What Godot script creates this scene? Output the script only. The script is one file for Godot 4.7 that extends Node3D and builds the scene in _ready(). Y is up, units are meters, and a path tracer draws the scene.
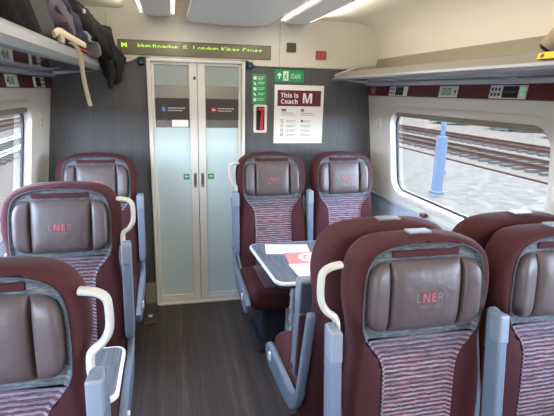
extends Node3D

# ---------------------------------------------------------------- mesh building
class MB:
	var V := PackedVector3Array()
	var T := PackedVector2Array()

	func soup(v: PackedVector3Array, t: PackedVector2Array, flip: bool) -> void:
		var has := t.size() == v.size()
		for i in range(0, v.size(), 3):
			var order := [0, 2, 1] if flip else [0, 1, 2]
			for k in order:
				V.append(v[i + k])
				T.append(t[i + k] if has else Vector2.ZERO)

	func solid(v: PackedVector3Array, t := PackedVector2Array()) -> void:
		var vol := 0.0
		var o := v[0]
		for i in range(0, v.size(), 3):
			vol += (v[i] - o).dot((v[i + 1] - o).cross(v[i + 2] - o))
		soup(v, t, vol > 0.0)

	func sheet(v: PackedVector3Array, t: PackedVector2Array, dir: Vector3) -> void:
		var s := 0.0
		for i in range(0, v.size(), 3):
			s += (v[i + 2] - v[i]).cross(v[i + 1] - v[i]).dot(dir)
		soup(v, t, s < 0.0)

	static func strip(rings: Array, closed: bool) -> PackedVector3Array:
		var out := PackedVector3Array()
		for i in rings.size() - 1:
			var a: PackedVector3Array = rings[i]
			var b: PackedVector3Array = rings[i + 1]
			var n := a.size()
			for j in (n if closed else n - 1):
				var k := (j + 1) % n
				out.append_array(PackedVector3Array([a[j], a[k], b[k], a[j], b[k], b[j]]))
		return out

	# closed rings joined, both ends capped with fans
	func loft(rings: Array, uvs := []) -> void:
		var v := strip(rings, true)
		var t := PackedVector2Array()
		for i in uvs.size() - 1:
			var a: PackedVector2Array = uvs[i]
			var b: PackedVector2Array = uvs[i + 1]
			for j in a.size():
				var k := (j + 1) % a.size()
				t.append_array(PackedVector2Array([a[j], a[k], b[k], a[j], b[k], b[j]]))
		for e in 2:
			var r: PackedVector3Array = rings[0 if e == 0 else rings.size() - 1]
			var m := Vector3.ZERO
			for p in r:
				m += p
			m /= r.size()
			for j in r.size():
				var k := (j + 1) % r.size()
				v.append_array(PackedVector3Array([r[k], r[j], m] if e == 0 else [r[j], r[k], m]))
				if uvs.size():
					var q: PackedVector2Array = uvs[0 if e == 0 else uvs.size() - 1]
					t.append_array(PackedVector2Array([q[k], q[j], q[j]] if e == 0 else [q[j], q[k], q[j]]))
		solid(v, t)

	static func inset(poly: PackedVector2Array, d: float) -> PackedVector2Array:
		var out := PackedVector2Array()
		var n := poly.size()
		var area := 0.0
		for i in n:
			area += poly[i].cross(poly[(i + 1) % n])
		var s := signf(area)
		for i in n:
			var e0 := (poly[i] - poly[(i + n - 1) % n]).normalized()
			var e1 := (poly[(i + 1) % n] - poly[i]).normalized()
			var n0 := Vector2(-e0.y, e0.x) * s
			var n1 := Vector2(-e1.y, e1.x) * s
			var m := (n0 + n1).normalized()
			out.append(poly[i] + m * d / maxf(0.5, m.dot(n0)))
		return out

	# polygon in the plane ax, ay swept over [d0, d1] along az, edges chamfered by bev
	func extrude(poly: PackedVector2Array, o: Vector3, ax: Vector3, ay: Vector3, az: Vector3, d0: float, d1: float, bev := 0.0) -> void:
		var small := inset(poly, bev) if bev > 0.0 else poly
		var rings := []
		var layers := [[small, d0], [poly, d0 + bev], [poly, d1 - bev], [small, d1]] if bev > 0.0 else [[poly, d0], [poly, d1]]
		for l in layers:
			var r := PackedVector3Array()
			for p in l[0]:
				r.append(o + ax * p.x + ay * p.y + az * l[1])
			rings.append(r)
		var v := strip(rings, true)
		var idx := Geometry2D.triangulate_polygon(small)
		var first: PackedVector3Array = rings[0]
		var last: PackedVector3Array = rings[rings.size() - 1]
		# orient the caps to agree with the sides
		var area := 0.0
		for i in small.size():
			area += small[i].cross(small[(i + 1) % small.size()])
		for i in range(0, idx.size(), 3):
			var a := idx[i]
			var b := idx[i + 1]
			var c := idx[i + 2]
			if (small[b] - small[a]).cross(small[c] - small[a]) * area < 0.0:
				b = idx[i + 2]
				c = idx[i + 1]
			v.append_array(PackedVector3Array([first[a], first[c], first[b], last[a], last[b], last[c]]))
		solid(v)

	func tube(path: PackedVector3Array, r: Array, sides := 10, squash := 1.0, up := Vector3.UP) -> void:
		var rings := []
		var n := path.size()
		for i in n:
			var d := (path[mini(i + 1, n - 1)] - path[maxi(i - 1, 0)]).normalized()
			var u := up - d * up.dot(d)
			if u.length() < 0.05:
				u = Vector3.RIGHT - d * d.x
			u = u.normalized()
			var w := d.cross(u)
			var ring := PackedVector3Array()
			var rad: float = r[i] if i < r.size() else r[r.size() - 1]
			for k in sides:
				var a := TAU * k / sides
				ring.append(path[i] + u * cos(a) * rad * squash + w * sin(a) * rad)
			rings.append(ring)
		loft(rings)

	func box(c: Vector3, s: Vector3, r := 0.0, seg := 2, b := Basis()) -> void:
		var h := s / 2.0
		r = minf(r, minf(h.x, minf(h.y, h.z)) * 0.99)
		if r <= 0.0:
			seg = 0
		var co := [[], [], []]
		for ax in 3:
			if r <= 0.0:
				co[ax] = [-h[ax], h[ax]]
				continue
			for j in seg + 1:
				co[ax].append(-h[ax] + r * (1.0 - tan(PI / 4 * (1.0 - float(j) / seg))))
			for j in seg + 1:
				co[ax].append(h[ax] - r * (1.0 - tan(PI / 4 * float(j) / seg)))
		var v := PackedVector3Array()
		for ax in 3:
			var u := (ax + 1) % 3
			var w := (ax + 2) % 3
			for sgn in [-1.0, 1.0]:
				for i in co[u].size() - 1:
					for j in co[w].size() - 1:
						var q := []
						for ij in [[0, 0], [1, 0], [1, 1], [0, 1]]:
							var p := Vector3()
							p[ax] = sgn * h[ax]
							p[u] = co[u][i + ij[0]]
							p[w] = co[w][j + ij[1]]
							if r > 0.0:
								var inner := p.clamp(-h + Vector3.ONE * r, h - Vector3.ONE * r)
								p = inner + (p - inner).normalized() * r
							q.append(c + b * p)
						if sgn > 0.0:
							v.append_array(PackedVector3Array([q[0], q[1], q[2], q[0], q[2], q[3]]))
						else:
							v.append_array(PackedVector3Array([q[0], q[2], q[1], q[0], q[3], q[2]]))
		solid(v)

	# flat rectangle with texture coordinates, corner o (lower left), edges ex and ey
	func quad(o: Vector3, ex: Vector3, ey: Vector3) -> void:
		var v := PackedVector3Array([o, o + ex, o + ex + ey, o, o + ex + ey, o + ey])
		var t := PackedVector2Array([Vector2(0, 1), Vector2(1, 1), Vector2(1, 0), Vector2(0, 1), Vector2(1, 0), Vector2(0, 0)])
		sheet(v, t, ex.cross(ey))

	func done(smooth := 42.0) -> ArrayMesh:
		var n := V.size()
		var fn := PackedVector3Array()
		var at := {}
		for i in range(0, n, 3):
			fn.append((V[i + 2] - V[i]).cross(V[i + 1] - V[i]))
		var key := PackedInt32Array()
		key.resize(n)
		var lists := []
		for i in n:
			var k := Vector3i((V[i] * 20000.0).round())
			if not at.has(k):
				at[k] = lists.size()
				lists.append(PackedInt32Array())
			key[i] = at[k]
			lists[at[k]].append(i / 3)
		var lim := cos(deg_to_rad(smooth))
		var N := PackedVector3Array()
		N.resize(n)
		var un := PackedVector3Array()
		for f in fn:
			un.append(f.normalized())
		for i in n:
			var f := i / 3
			var s := fn[f]
			for g in lists[key[i]]:
				if g != f and un[g].dot(un[f]) > lim:
					s += fn[g]
			N[i] = s.normalized() if s.length() > 1e-14 else Vector3.UP
		var a := []
		a.resize(Mesh.ARRAY_MAX)
		a[Mesh.ARRAY_VERTEX] = V
		a[Mesh.ARRAY_NORMAL] = N
		a[Mesh.ARRAY_TEX_UV] = T
		var m := ArrayMesh.new()
		m.add_surface_from_arrays(Mesh.PRIMITIVE_TRIANGLES, a)
		return m


# ---------------------------------------------------------------- scene helpers
var M := {}
var cache := {}

func mi(called: String, mesh: Mesh, mat: Material, parent: Node = null) -> MeshInstance3D:
	var o := MeshInstance3D.new()
	o.name = called
	o.mesh = mesh
	o.material_override = mat
	(parent if parent else self).add_child(o, true)
	return o

func obj(called: String, mb: MB, mat: Material, parent: Node = null, smooth := 42.0) -> MeshInstance3D:
	return mi(called, mb.done(smooth), mat, parent)

func thing(called: String, label: String, category: String, at := Vector3.ZERO, group := "") -> Node3D:
	var o := Node3D.new()
	o.name = called
	o.position = at
	add_child(o, true)
	tag(o, label, category, group)
	return o

func tag(o: Node, label: String, category: String, group := "") -> Node:
	o.set_meta("label", label)
	o.set_meta("category", category)
	if group:
		o.set_meta("group", group)
	return o

func struct(o: Node, label: String, category: String) -> Node:
	o.set_meta("kind", "structure")
	return tag(o, label, category)

func snode(called: String, label: String, category: String) -> Node3D:
	var o := thing(called, label, category)
	o.set_meta("kind", "structure")
	return o

func col(r: float, g: float, b: float, a := 1.0) -> Color:
	return Color(r / 255.0, g / 255.0, b / 255.0, a)

func mat(called: String, c: Color, rough := 0.6, metal := 0.0) -> StandardMaterial3D:
	var m := StandardMaterial3D.new()
	m.resource_name = called
	m.albedo_color = c
	m.roughness = rough
	m.metallic = metal
	m.cull_mode = BaseMaterial3D.CULL_DISABLED
	M[called] = m
	return m

func tex(w: int, h: int, f: Callable) -> ImageTexture:
	var im := Image.create(w, h, false, Image.FORMAT_RGB8)
	for y in h:
		for x in w:
			im.set_pixel(x, y, f.call(x, y))
	return ImageTexture.create_from_image(im)

func tri(m: StandardMaterial3D, t: Texture2D, scale: Vector3, world := false) -> void:
	m.albedo_texture = t
	m.uv1_triplanar = true
	m.uv1_world_triplanar = world
	m.uv1_scale = scale
	m.uv1_triplanar_sharpness = 8.0

func noise(freq: float, sd: int, oct := 4) -> FastNoiseLite:
	var n := FastNoiseLite.new()
	n.seed = sd
	n.frequency = freq
	n.fractal_octaves = oct
	return n

func noisetex(freq: float, sd: int, a: Color, b: Color, size := 512, bump := false) -> NoiseTexture2D:
	var t := NoiseTexture2D.new()
	t.width = size
	t.height = size
	t.seamless = true
	t.noise = noise(freq, sd)
	if bump:
		t.as_normal_map = true
		t.bump_strength = 4.0
	else:
		var g := Gradient.new()
		g.set_color(0, a)
		g.set_color(1, b)
		t.color_ramp = g
	return t

func lettering(called: String, s: String, em: float, at: Vector3, m: Material, parent: Node, face := "Droid Sans", weight := 400, b := Basis(), align := HORIZONTAL_ALIGNMENT_CENTER) -> MeshInstance3D:
	var k := "text:%s:%s:%d:%f:%d" % [s, face, weight, em, align]
	if not cache.has(k):
		var f := SystemFont.new()
		f.font_names = PackedStringArray([face])
		f.font_weight = weight
		var t := TextMesh.new()
		t.text = s
		t.font = f
		t.font_size = 48
		t.pixel_size = em / 48.0
		t.depth = 0.0006
		t.horizontal_alignment = align
		t.vertical_alignment = VERTICAL_ALIGNMENT_CENTER
		t.curve_step = 1.5
		cache[k] = t
	var o := mi(called, cache[k], m, parent)
	o.transform = Transform3D(b, at)
	return o

# smooth interpolation through a table of [x, value]
func tab(t: Array, x: float) -> float:
	if x <= t[0][0]:
		return t[0][1]
	for i in t.size() - 1:
		if x <= t[i + 1][0]:
			var p0: float = t[maxi(i - 1, 0)][1]
			var p3: float = t[mini(i + 2, t.size() - 1)][1]
			return cubic_interpolate(t[i][1], t[i + 1][1], p0, p3, (x - t[i][0]) / (t[i + 1][0] - t[i][0]))
	return t[t.size() - 1][1]

func rrect(x0: float, y0: float, x1: float, y1: float, r: float, seg := 5) -> PackedVector2Array:
	var p := PackedVector2Array()
	var cs := [Vector2(x1 - r, y0 + r), Vector2(x1 - r, y1 - r), Vector2(x0 + r, y1 - r), Vector2(x0 + r, y0 + r)]
	for k in 4:
		for j in seg + 1:
			var a := -PI / 2 + k * PI / 2 + PI / 2 * j / seg
			p.append(cs[k] + Vector2(cos(a), sin(a)) * r)
	return p

func smooth_path(p: Array, n := 5) -> PackedVector3Array:
	var c := Curve3D.new()
	for i in p.size():
		var d: Vector3 = (p[mini(i + 1, p.size() - 1)] - p[maxi(i - 1, 0)]) / 6.0
		c.add_point(p[i], -d, d)
	var out := PackedVector3Array()
	for i in p.size() - 1:
		for j in n:
			out.append(c.sample(i, float(j) / n))
	out.append(p[p.size() - 1])
	return out


func _ready() -> void:
	view_and_light()
	materials()
	shell()
	end_wall()
	side_walls()
	ceiling()
	vestibule()
	outside()
	racks()
	seats()
	tables()
	luggage()
	fittings()


# ---------------------------------------------------------------- camera, sky, sun, exposure
func view_and_light() -> void:
	var cam := Camera3D.new()
	cam.name = "camera"
	var yaw := 0.2334
	var pitch := 0.2505
	var roll := 0.0239
	var fwd := Vector3(sin(yaw) * cos(pitch), -sin(pitch), -cos(yaw) * cos(pitch))
	var r := Vector3(cos(yaw), 0, sin(yaw))
	var u := r.cross(fwd)
	var r2 := r * cos(roll) + u * sin(roll)
	var u2 := u * cos(roll) - r * sin(roll)
	cam.transform = Transform3D(Basis(r2, u2, -fwd), Vector3(-0.4084, 1.7771, 3.6792))
	cam.fov = rad_to_deg(2.0 * atan(208.0 / 453.44))
	cam.near = 0.02
	cam.far = 400.0
	add_child(cam)

	var e := Environment.new()
	e.background_mode = Environment.BG_SKY
	var sky := Sky.new()
	var s := ProceduralSkyMaterial.new()
	s.sky_top_color = col(174, 199, 236)
	s.sky_horizon_color = col(216, 227, 241)
	s.ground_bottom_color = col(150, 150, 150)
	s.ground_horizon_color = col(215, 220, 225)
	s.sky_energy_multiplier = 3.9
	s.ground_energy_multiplier = 1.0
	sky.sky_material = s
	e.sky = sky
	e.tonemap_mode = Environment.TONE_MAPPER_LINEAR
	e.tonemap_exposure = 1.25
	e.sdfgi_enabled = true
	e.ssao_enabled = true
	e.ssil_enabled = true
	var w := WorldEnvironment.new()
	w.name = "world_environment"
	w.environment = e
	add_child(w)

	var sun := DirectionalLight3D.new()
	sun.name = "sun"
	sun.light_energy = 4.5
	sun.light_color = col(255, 236, 208)
	sun.light_angular_distance = 0.6
	sun.shadow_enabled = true
	add_child(sun)
	sun.look_at_from_position(Vector3.ZERO, Vector3(-0.66, -2.1, 0.75))

	# the lamps of the two long ceiling fittings
	for side in [-1.0, 1.0]:
		for k in 2:
			var z0 := 0.2 + k * 2.45
			lamp("lamp_inner", Vector3(0.05 + side * 0.375, 2.272, z0 + 1.2), Vector3.DOWN, Vector2(0.05, 2.3), LAMP_DOWN)
			lamp("lamp_outer", Vector3(0.05 + side * 0.66, 2.272, z0 + 1.2), Vector3(side * 0.75, 0.55, 0), Vector2(0.04, 2.3), LAMP_OUT)

const LAMP_DOWN := 0.75
const LAMP_OUT := 0.48

func lamp(called: String, at: Vector3, dir: Vector3, size: Vector2, energy: float) -> void:
	var l := AreaLight3D.new()
	l.name = called
	l.area_size = size
	l.light_energy = energy
	l.light_color = col(255, 243, 224)
	l.shadow_enabled = true
	l.set("area_range", 12.0)
	l.set("area_attenuation", 2.0)
	add_child(l, true)
	l.look_at_from_position(at, at + dir, Vector3(0, 0, 1))


# ---------------------------------------------------------------- materials
func materials() -> void:
	mat("cream", col(226, 220, 206), 0.45)
	mat("header", col(212, 207, 195), 0.5)
	mat("tan", col(150, 142, 124), 0.55)
	mat("ceiling_grey", col(250, 252, 252), 0.4)
	mat("white_panel", col(222, 220, 212), 0.45)
	mat("dado", col(184, 198, 214), 0.5)
	mat("band", col(92, 22, 32), 0.35)
	mat("metal_light", col(224, 222, 214), 0.4)
	mat("metal_rack", col(196, 202, 210), 0.3, 0.2)
	mat("rack_under", col(196, 194, 190), 0.05, 0.92)
	mat("rubber", col(28, 30, 34), 0.6)
	mat("dark_plastic", col(30, 32, 38), 0.5)
	mat("pedestal", col(26, 30, 42), 0.6)
	mat("arm_grey", col(104, 113, 125), 0.4, 0.1)
	mat("arm_cap", col(120, 127, 136), 0.4, 0.1)
	mat("arm_dark", col(54, 58, 66), 0.5)
	mat("piping", col(66, 70, 76), 0.7)
	mat("lip_face", col(132, 126, 116), 0.45)
	mat("lip_bar", col(150, 156, 164), 0.3, 0.15)
	mat("handle", col(178, 174, 162), 0.4)
	mat("silver", col(205, 205, 200), 0.25, 0.7)
	mat("white", col(238, 238, 234), 0.5)
	mat("green", col(28, 158, 92), 0.45)
	mat("poster_maroon", col(98, 26, 46), 0.5)
	mat("red", col(196, 34, 40), 0.45)
	mat("sensor_red", col(176, 80, 78), 0.5)
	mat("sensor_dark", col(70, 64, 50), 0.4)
	mat("black", col(16, 16, 18), 0.5)
	mat("yellow", col(232, 206, 20), 0.5)
	mat("blue", col(48, 108, 190), 0.5)
	mat("logo_pink", col(152, 78, 82), 0.6)
	mat("logo_dim", col(122, 94, 94), 0.6)
	mat("logo_dark", col(88, 54, 56), 0.6)
	mat("logo_small", col(116, 102, 100), 0.6)
	mat("film", col(66, 62, 58), 0.4)
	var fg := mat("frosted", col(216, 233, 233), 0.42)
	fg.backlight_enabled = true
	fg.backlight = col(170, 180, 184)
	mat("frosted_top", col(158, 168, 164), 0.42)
	var gl := mat("glass", col(235, 245, 250, 0.06), 0.02)
	gl.transparency = BaseMaterial3D.TRANSPARENCY_ALPHA
	var cg := mat("clear_band", col(200, 205, 205, 0.25), 0.03)
	cg.transparency = BaseMaterial3D.TRANSPARENCY_ALPHA

	var led := mat("led_strip", col(255, 255, 255), 0.5)
	led.emission_enabled = true
	led.emission = col(255, 240, 215)
	led.emission_energy_multiplier = 2.6
	var em := mat("reading_lit", col(60, 60, 60), 0.4)
	em.emission_enabled = true
	em.emission = col(90, 230, 130)
	em.emission_energy_multiplier = 0.8

	# woven cloths: horizontal streaks, computed with their own texture coordinates
	var n1 := noise(0.06, 3, 3)
	var n2 := noise(0.012, 8, 2)
	var rng := RandomNumberGenerator.new()
	rng.seed = 5
	var rows := PackedFloat32Array()
	for y in 512:
		rows.append(rng.randf())
	var stripe := tex(256, 512, func(x: int, y: int) -> Color:
		var low := smoothstep(120.0, 250.0, float(y))
		var streak := n1.get_noise_2d(x * 0.3, y * 7.0)
		var k := int((y + 1.2 * n2.get_noise_2d(x * 3.0, y * 2.0)) / 4.6)
		var tone := rows[clampi(k, 0, 511)] * 0.5 + 0.25 + streak * 1.1
		var c := col(50, 47, 58).lerp(col(92, 92, 102), clampf(tone, 0, 1))
		if k % 2 == 0:
			return c.lerp(col(84, 71, 79).lerp(col(150, 138, 142), clampf(tone + 0.2, 0, 1)), low)
		return c.lerp(col(50, 24, 33).lerp(col(120, 38, 50), clampf(tone, 0, 1)), low * 0.95))
	var sf := mat("stripe", Color.WHITE, 0.9)
	sf.albedo_texture = stripe
	sf.rim_enabled = true
	sf.rim = 0.15
	var weave := tex(256, 512, func(x: int, y: int) -> Color:
		var s: float = 0.8 * n1.get_noise_2d(x * 0.7, y * 61.0) + 0.35 * n1.get_noise_2d(x * 0.2, (y / 5) * 83.0)
		return col(108, 114, 112).lerp(col(52, 56, 62), clampf(0.5 + s * 1.1, 0, 1)))
	var wf := mat("weave", Color.WHITE, 0.9)
	wf.albedo_texture = weave
	var pl := mat("plush", col(66, 13, 18), 0.9)
	tri(pl, noisetex(0.05, 11, col(200, 200, 200), col(255, 255, 255), 256), Vector3(6, 6, 6))
	pl.rim_enabled = true
	pl.rim = 0.1
	pl.rim_tint = 1.0
	var le := mat("leather", col(78, 66, 64), 0.42)
	le.normal_enabled = true
	le.normal_texture = noisetex(0.02, 21, Color.BLACK, Color.WHITE, 256, true)
	le.normal_scale = 0.35
	le.uv1_triplanar = true
	le.uv1_scale = Vector3(3, 3, 3)

	# grey wood-grain laminate, floor covering
	var g1 := noise(0.03, 31, 4)
	var grain := tex(512, 256, func(x: int, y: int) -> Color:
		var s: float = 0.7 * g1.get_noise_2d(x * 9.0, y * 0.3) + 0.3 * g1.get_noise_2d(x * 1.0 + 900, y * 0.12)
		return col(74, 76, 79).lerp(col(92, 92, 93), clampf(0.5 + s * 1.1, 0, 1)))
	tri(mat("end_laminate", Color.WHITE, 0.38), grain, Vector3(0.8, 0.5, 0.8))
	var tg := tex(512, 256, func(x: int, y: int) -> Color:
		var s: float = 0.8 * g1.get_noise_2d(x * 4.0, y * 0.35 + 300)
		return col(64, 69, 76).lerp(col(104, 110, 118), clampf(0.5 + s * 1.2, 0, 1)))
	tri(mat("table_laminate", Color.WHITE, 0.55), tg, Vector3(2.2, 2.2, 1.0))
	var carpet := tex(1024, 256, func(x: int, y: int) -> Color:
		var wide: float = g1.get_noise_2d(x * 0.9, 7.0 + y * 0.02)
		var fine: float = g1.get_noise_2d(x * 7.0, 70.0 + y * 0.9)
		var c := col(62, 54, 51).lerp(col(102, 84, 74), clampf(0.4 + wide * 0.9, 0, 1))
		return c.lerp(col(44, 42, 43), clampf(0.3 + fine * 0.7, 0, 1)))
	tri(mat("carpet", Color.WHITE, 0.55), carpet, Vector3(0.45, 1, 0.35), true)

	var gr := mat("ballast", Color.WHITE, 0.95)
	tri(gr, noisetex(0.09, 41, col(30, 27, 23), col(88, 80, 70), 512), Vector3(0.35, 0.35, 0.35), true)
	var pf := mat("platform", Color.WHITE, 0.9)
	tri(pf, noisetex(0.03, 43, col(48, 45, 40), col(72, 68, 61), 512), Vector3(0.22, 0.22, 0.22), true)
	gr.metallic_specular = 0.0
	pf.metallic_specular = 0.0
	mat("concrete", col(52, 48, 43), 0.9)
	mat("rust", col(42, 25, 18), 0.8)
	mat("rail_top", col(120, 120, 120), 0.35, 0.6)
	mat("post_blue", col(60, 70, 80), 0.7)
	M.post_blue.metallic_specular = 0.1
	M.concrete.metallic_specular = 0.0
	M.rust.metallic_specular = 0.0
	tri(mat("leaf", Color.WHITE, 0.8), noisetex(0.06, 47, col(18, 30, 12), col(50, 62, 30), 256), Vector3(0.6, 0.6, 0.6), true)

	tri(mat("charcoal_cloth", Color.WHITE, 0.9), noisetex(0.04, 51, col(52, 52, 56), col(74, 72, 76), 256), Vector3(4, 4, 4))
	mat("mauve_cloth", col(92, 84, 96), 0.85)
	mat("navy_cloth", col(38, 44, 66), 0.85)
	mat("black_cloth", col(15, 15, 17), 0.75)
	mat("grey_cloth", col(120, 124, 126), 0.8)
	mat("webbing", col(216, 204, 172), 0.8)
	mat("tube_cloth", col(170, 156, 136), 0.8)
	mat("paper_pink", col(192, 122, 112), 0.6)


# ---------------------------------------------------------------- floor and closed far end
func shell() -> void:
	var f := MB.new()
	f.box(Vector3(0, -0.05, 2.6), Vector3(2.9, 0.1, 5.4))
	struct(obj("floor", f, M.carpet), "dark brown carpet with streaks running along the aisle", "floor")
	var b := MB.new()
	b.box(Vector3(0, 1.2, 5.25), Vector3(2.8, 2.6, 0.1))
	struct(obj("wall_back", b, M.cream), "cream wall closing the coach behind the viewer", "wall")
	for s in [-1.0, 1.0]:
		var k := MB.new()
		k.box(Vector3(s * 1.326, 0.06, 2.6), Vector3(0.03, 0.12, 5.2), 0.006)
		struct(obj("baseboard_left" if s < 0 else "baseboard_right", k, M.dark_plastic), "dark skirting along the %s side of the coach" % ("single-seat" if s < 0 else "paired-seat"), "baseboard")


# ---------------------------------------------------------------- end wall with the double door
const DX := -0.192

func print_quad(called: String, o: Vector3, ex: Vector3, ey: Vector3, m: Material, parent: Node) -> MeshInstance3D:
	var q := MB.new()
	q.quad(o, ex, ey)
	return obj(called, q, m, parent)

func end_wall() -> void:
	var w := snode("wall_front", "end wall of dark grey wood-grain laminate beside the glass doors", "wall")
	var l := MB.new()
	l.box(Vector3((-1.36 + DX - 0.375) / 2, 1.05, -0.03), Vector3(DX - 0.375 + 1.36, 2.1, 0.06))
	obj("laminate_panel", l, M.end_laminate, w)
	var r := MB.new()
	r.box(Vector3((1.36 + DX + 0.375) / 2, 1.05, -0.03), Vector3(1.36 - DX - 0.375, 2.1, 0.06))
	obj("laminate_panel", r, M.end_laminate, w)
	var sk := MB.new()
	sk.box(Vector3(-0.612, 0.10, 0.006), Vector3(0.09, 0.20, 0.012), 0.004)
	obj("beige_kick_panel", sk, M.tan, w)

	# cream bulkhead above, stepping up over the door
	var h := snode("trim_1", "cream bulkhead above the end wall, holding the scrolling display", "bulkhead")
	var p := PackedVector2Array([Vector2(-1.36, 1.965), Vector2(-0.70, 1.965), Vector2(-0.665, 1.975), Vector2(-0.615, 2.005), Vector2(DX + 0.395, 2.005), Vector2(0.225, 1.985), Vector2(0.265, 1.968), Vector2(1.36, 1.968), Vector2(1.36, 2.46), Vector2(-1.36, 2.46)])
	var hb := MB.new()
	hb.extrude(p, Vector3.ZERO, Vector3.RIGHT, Vector3.UP, Vector3.BACK, -0.06, 0.022, 0.004)
	obj("bulkhead_panel", hb, M.header, h)
	for x in [-0.83, 0.452]:
		var sm := MB.new()
		sm.box(Vector3(x, 2.13, 0.0225), Vector3(0.0035, 0.32, 0.0015))
		obj("panel_joint", sm, M.tan, h)

	var d := snode("door_1", "pair of frosted glass sliding doors in a pale metal frame", "door")
	for s in [-1.0, 1.0]:
		var j := MB.new()
		j.box(Vector3(DX + s * 0.358, 1.0, 0.005), Vector3(0.028, 2.0, 0.05), 0.005)
		obj("door_jamb", j, M.metal_light, d)
	var hd := MB.new()
	hd.box(Vector3(DX, 1.992, 0.003), Vector3(0.69, 0.024, 0.046), 0.004)
	obj("door_head", hd, M.metal_light, d)
	var thr := MB.new()
	thr.box(Vector3(DX, 0.008, 0.01), Vector3(0.72, 0.016, 0.07), 0.004)
	obj("threshold", thr, M.metal_light, d)
	for s in [-1.0, 1.0]:
		var leaf := Node3D.new()
		leaf.name = "door_leaf"
		d.add_child(leaf, true)
		var xi: float = DX + s * 0.002
		var xo: float = DX + s * 0.343
		var gi: float = DX + s * 0.062
		var go: float = DX + s * 0.322
		var fr := MB.new()
		var lo := minf(xi, xo)
		var hi := maxf(xi, xo)
		# stile, rails
		fr.box(Vector3((xi + gi) / 2, 0.998, -0.008), Vector3(absf(gi - xi), 1.956, 0.034), 0.005)
		fr.box(Vector3((xo + go) / 2, 0.998, -0.01), Vector3(absf(go - xo), 1.956, 0.03), 0.004)
		fr.box(Vector3((gi + go) / 2, 1.968, -0.01), Vector3(0.26, 0.02, 0.03), 0.004)
		fr.box(Vector3((gi + go) / 2, 0.047, -0.01), Vector3(0.26, 0.05, 0.03), 0.004)
		obj("leaf_frame", fr, M.metal_light, leaf)
		var cx := (gi + go) / 2
		var top := MB.new()
		top.box(Vector3(cx, 1.885, -0.012), Vector3(0.264, 0.15, 0.008))
		var part_y := 1.81 if s > 0 else 1.81
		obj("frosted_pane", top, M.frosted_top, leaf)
		var low := MB.new()
		low.box(Vector3(cx, 0.777, -0.012), Vector3(0.264, 1.42, 0.008))
		obj("frosted_pane", low, M.frosted, leaf)
		var cl := MB.new()
		cl.quad(Vector3(cx - 0.132, 1.487, -0.012), Vector3(0.264, 0, 0), Vector3(0, part_y - 1.487, 0))
		obj("clear_pane", cl, M.clear_band, leaf)
		var st := MB.new()
		st.box(Vector3(cx, 1.63, -0.0085), Vector3(0.262, 0.165, 0.0015))
		obj("notice_film", st, M.film, leaf)
		# round pictogram with two lines of small print
		var pc := MB.new()
		var sx: float = cx - 0.066
		pc.extrude(rrect(-0.021, -0.021, 0.021, 0.021, 0.0208, 8), Vector3(sx, 1.628, 0), Vector3.RIGHT, Vector3.UP, Vector3.BACK, -0.0077, -0.0070)
		var disc := obj("pictogram_disc", pc, M.blue if s < 0 else M.red, leaf)
		disc.set_meta("label", "blue round information mark" if s < 0 else "red round no entry mark")
		if s < 0:
			lettering("pictogram_sign", "i", 0.034, Vector3(sx, 1.628, -0.0065), M.white, leaf, "Droid Sans", 700)
		else:
			var bar := MB.new()
			bar.box(Vector3(sx, 1.628, -0.0066), Vector3(0.026, 0.008, 0.0006))
			obj("pictogram_sign", bar, M.white, leaf)
		var ln := MB.new()
		for row in 2:
			var x := sx + 0.034
			var k := 0
			while x < cx + (0.09 if row == 0 else 0.075):
				var wd: float = [0.016, 0.009, 0.02, 0.012][(k + row) % 4]
				ln.box(Vector3(x + wd / 2, 1.638 - row * 0.018, -0.0072), Vector3(wd, 0.006, 0.0006))
				x += wd + 0.004
				k += 1
		obj("small_print", ln, M.white, leaf)
		# green arrow sticker and recessed pull
		var ar := MB.new()
		var ax: float = DX + s * 0.098
		ar.extrude(rrect(-0.024, -0.023, 0.024, 0.023, 0.006, 3), Vector3(ax, 1.095, 0), Vector3.RIGHT, Vector3.UP, Vector3.BACK, -0.0078, -0.0068)
		var stk := obj("arrow_sticker", ar, M.green, leaf)
		stk.set_meta("label", "green sticker with a white arrow")
		var aw := MB.new()
		aw.extrude(PackedVector2Array([Vector2(-0.015, 0.003), Vector2(0.002, 0.003), Vector2(0.002, 0.012), Vector2(0.016, 0), Vector2(0.002, -0.012), Vector2(0.002, -0.003), Vector2(-0.015, -0.003)]), Vector3(ax, 1.098, 0), Vector3(s, 0, 0), Vector3.UP, Vector3.BACK, -0.0068, -0.0060)
		obj("arrow", aw, M.white, leaf)
		var pu := MB.new()
		var px: float = DX + s * 0.029
		pu.extrude(rrect(-0.013, -0.062, 0.013, 0.062, 0.0125, 5), Vector3(px, 1.068, 0), Vector3.RIGHT, Vector3.UP, Vector3.BACK, 0.0085, 0.0115)
		obj("pull_surround", pu, M.silver, leaf)
		var pr := MB.new()
		pr.extrude(rrect(-0.008, -0.042, 0.008, 0.042, 0.0078, 5), Vector3(px, 1.072, 0), Vector3.RIGHT, Vector3.UP, Vector3.BACK, 0.011, 0.0125)
		obj("pull_recess", pr, M.arm_dark, leaf)
	var lk := MB.new()
	lk.extrude(rrect(-0.009, -0.013, 0.009, 0.013, 0.0088, 5), Vector3(DX - 0.02, 1.865, 0), Vector3.RIGHT, Vector3.UP, Vector3.BACK, 0.008, 0.014)
	obj("lock_cylinder", lk, M.arm_dark, d)


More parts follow.
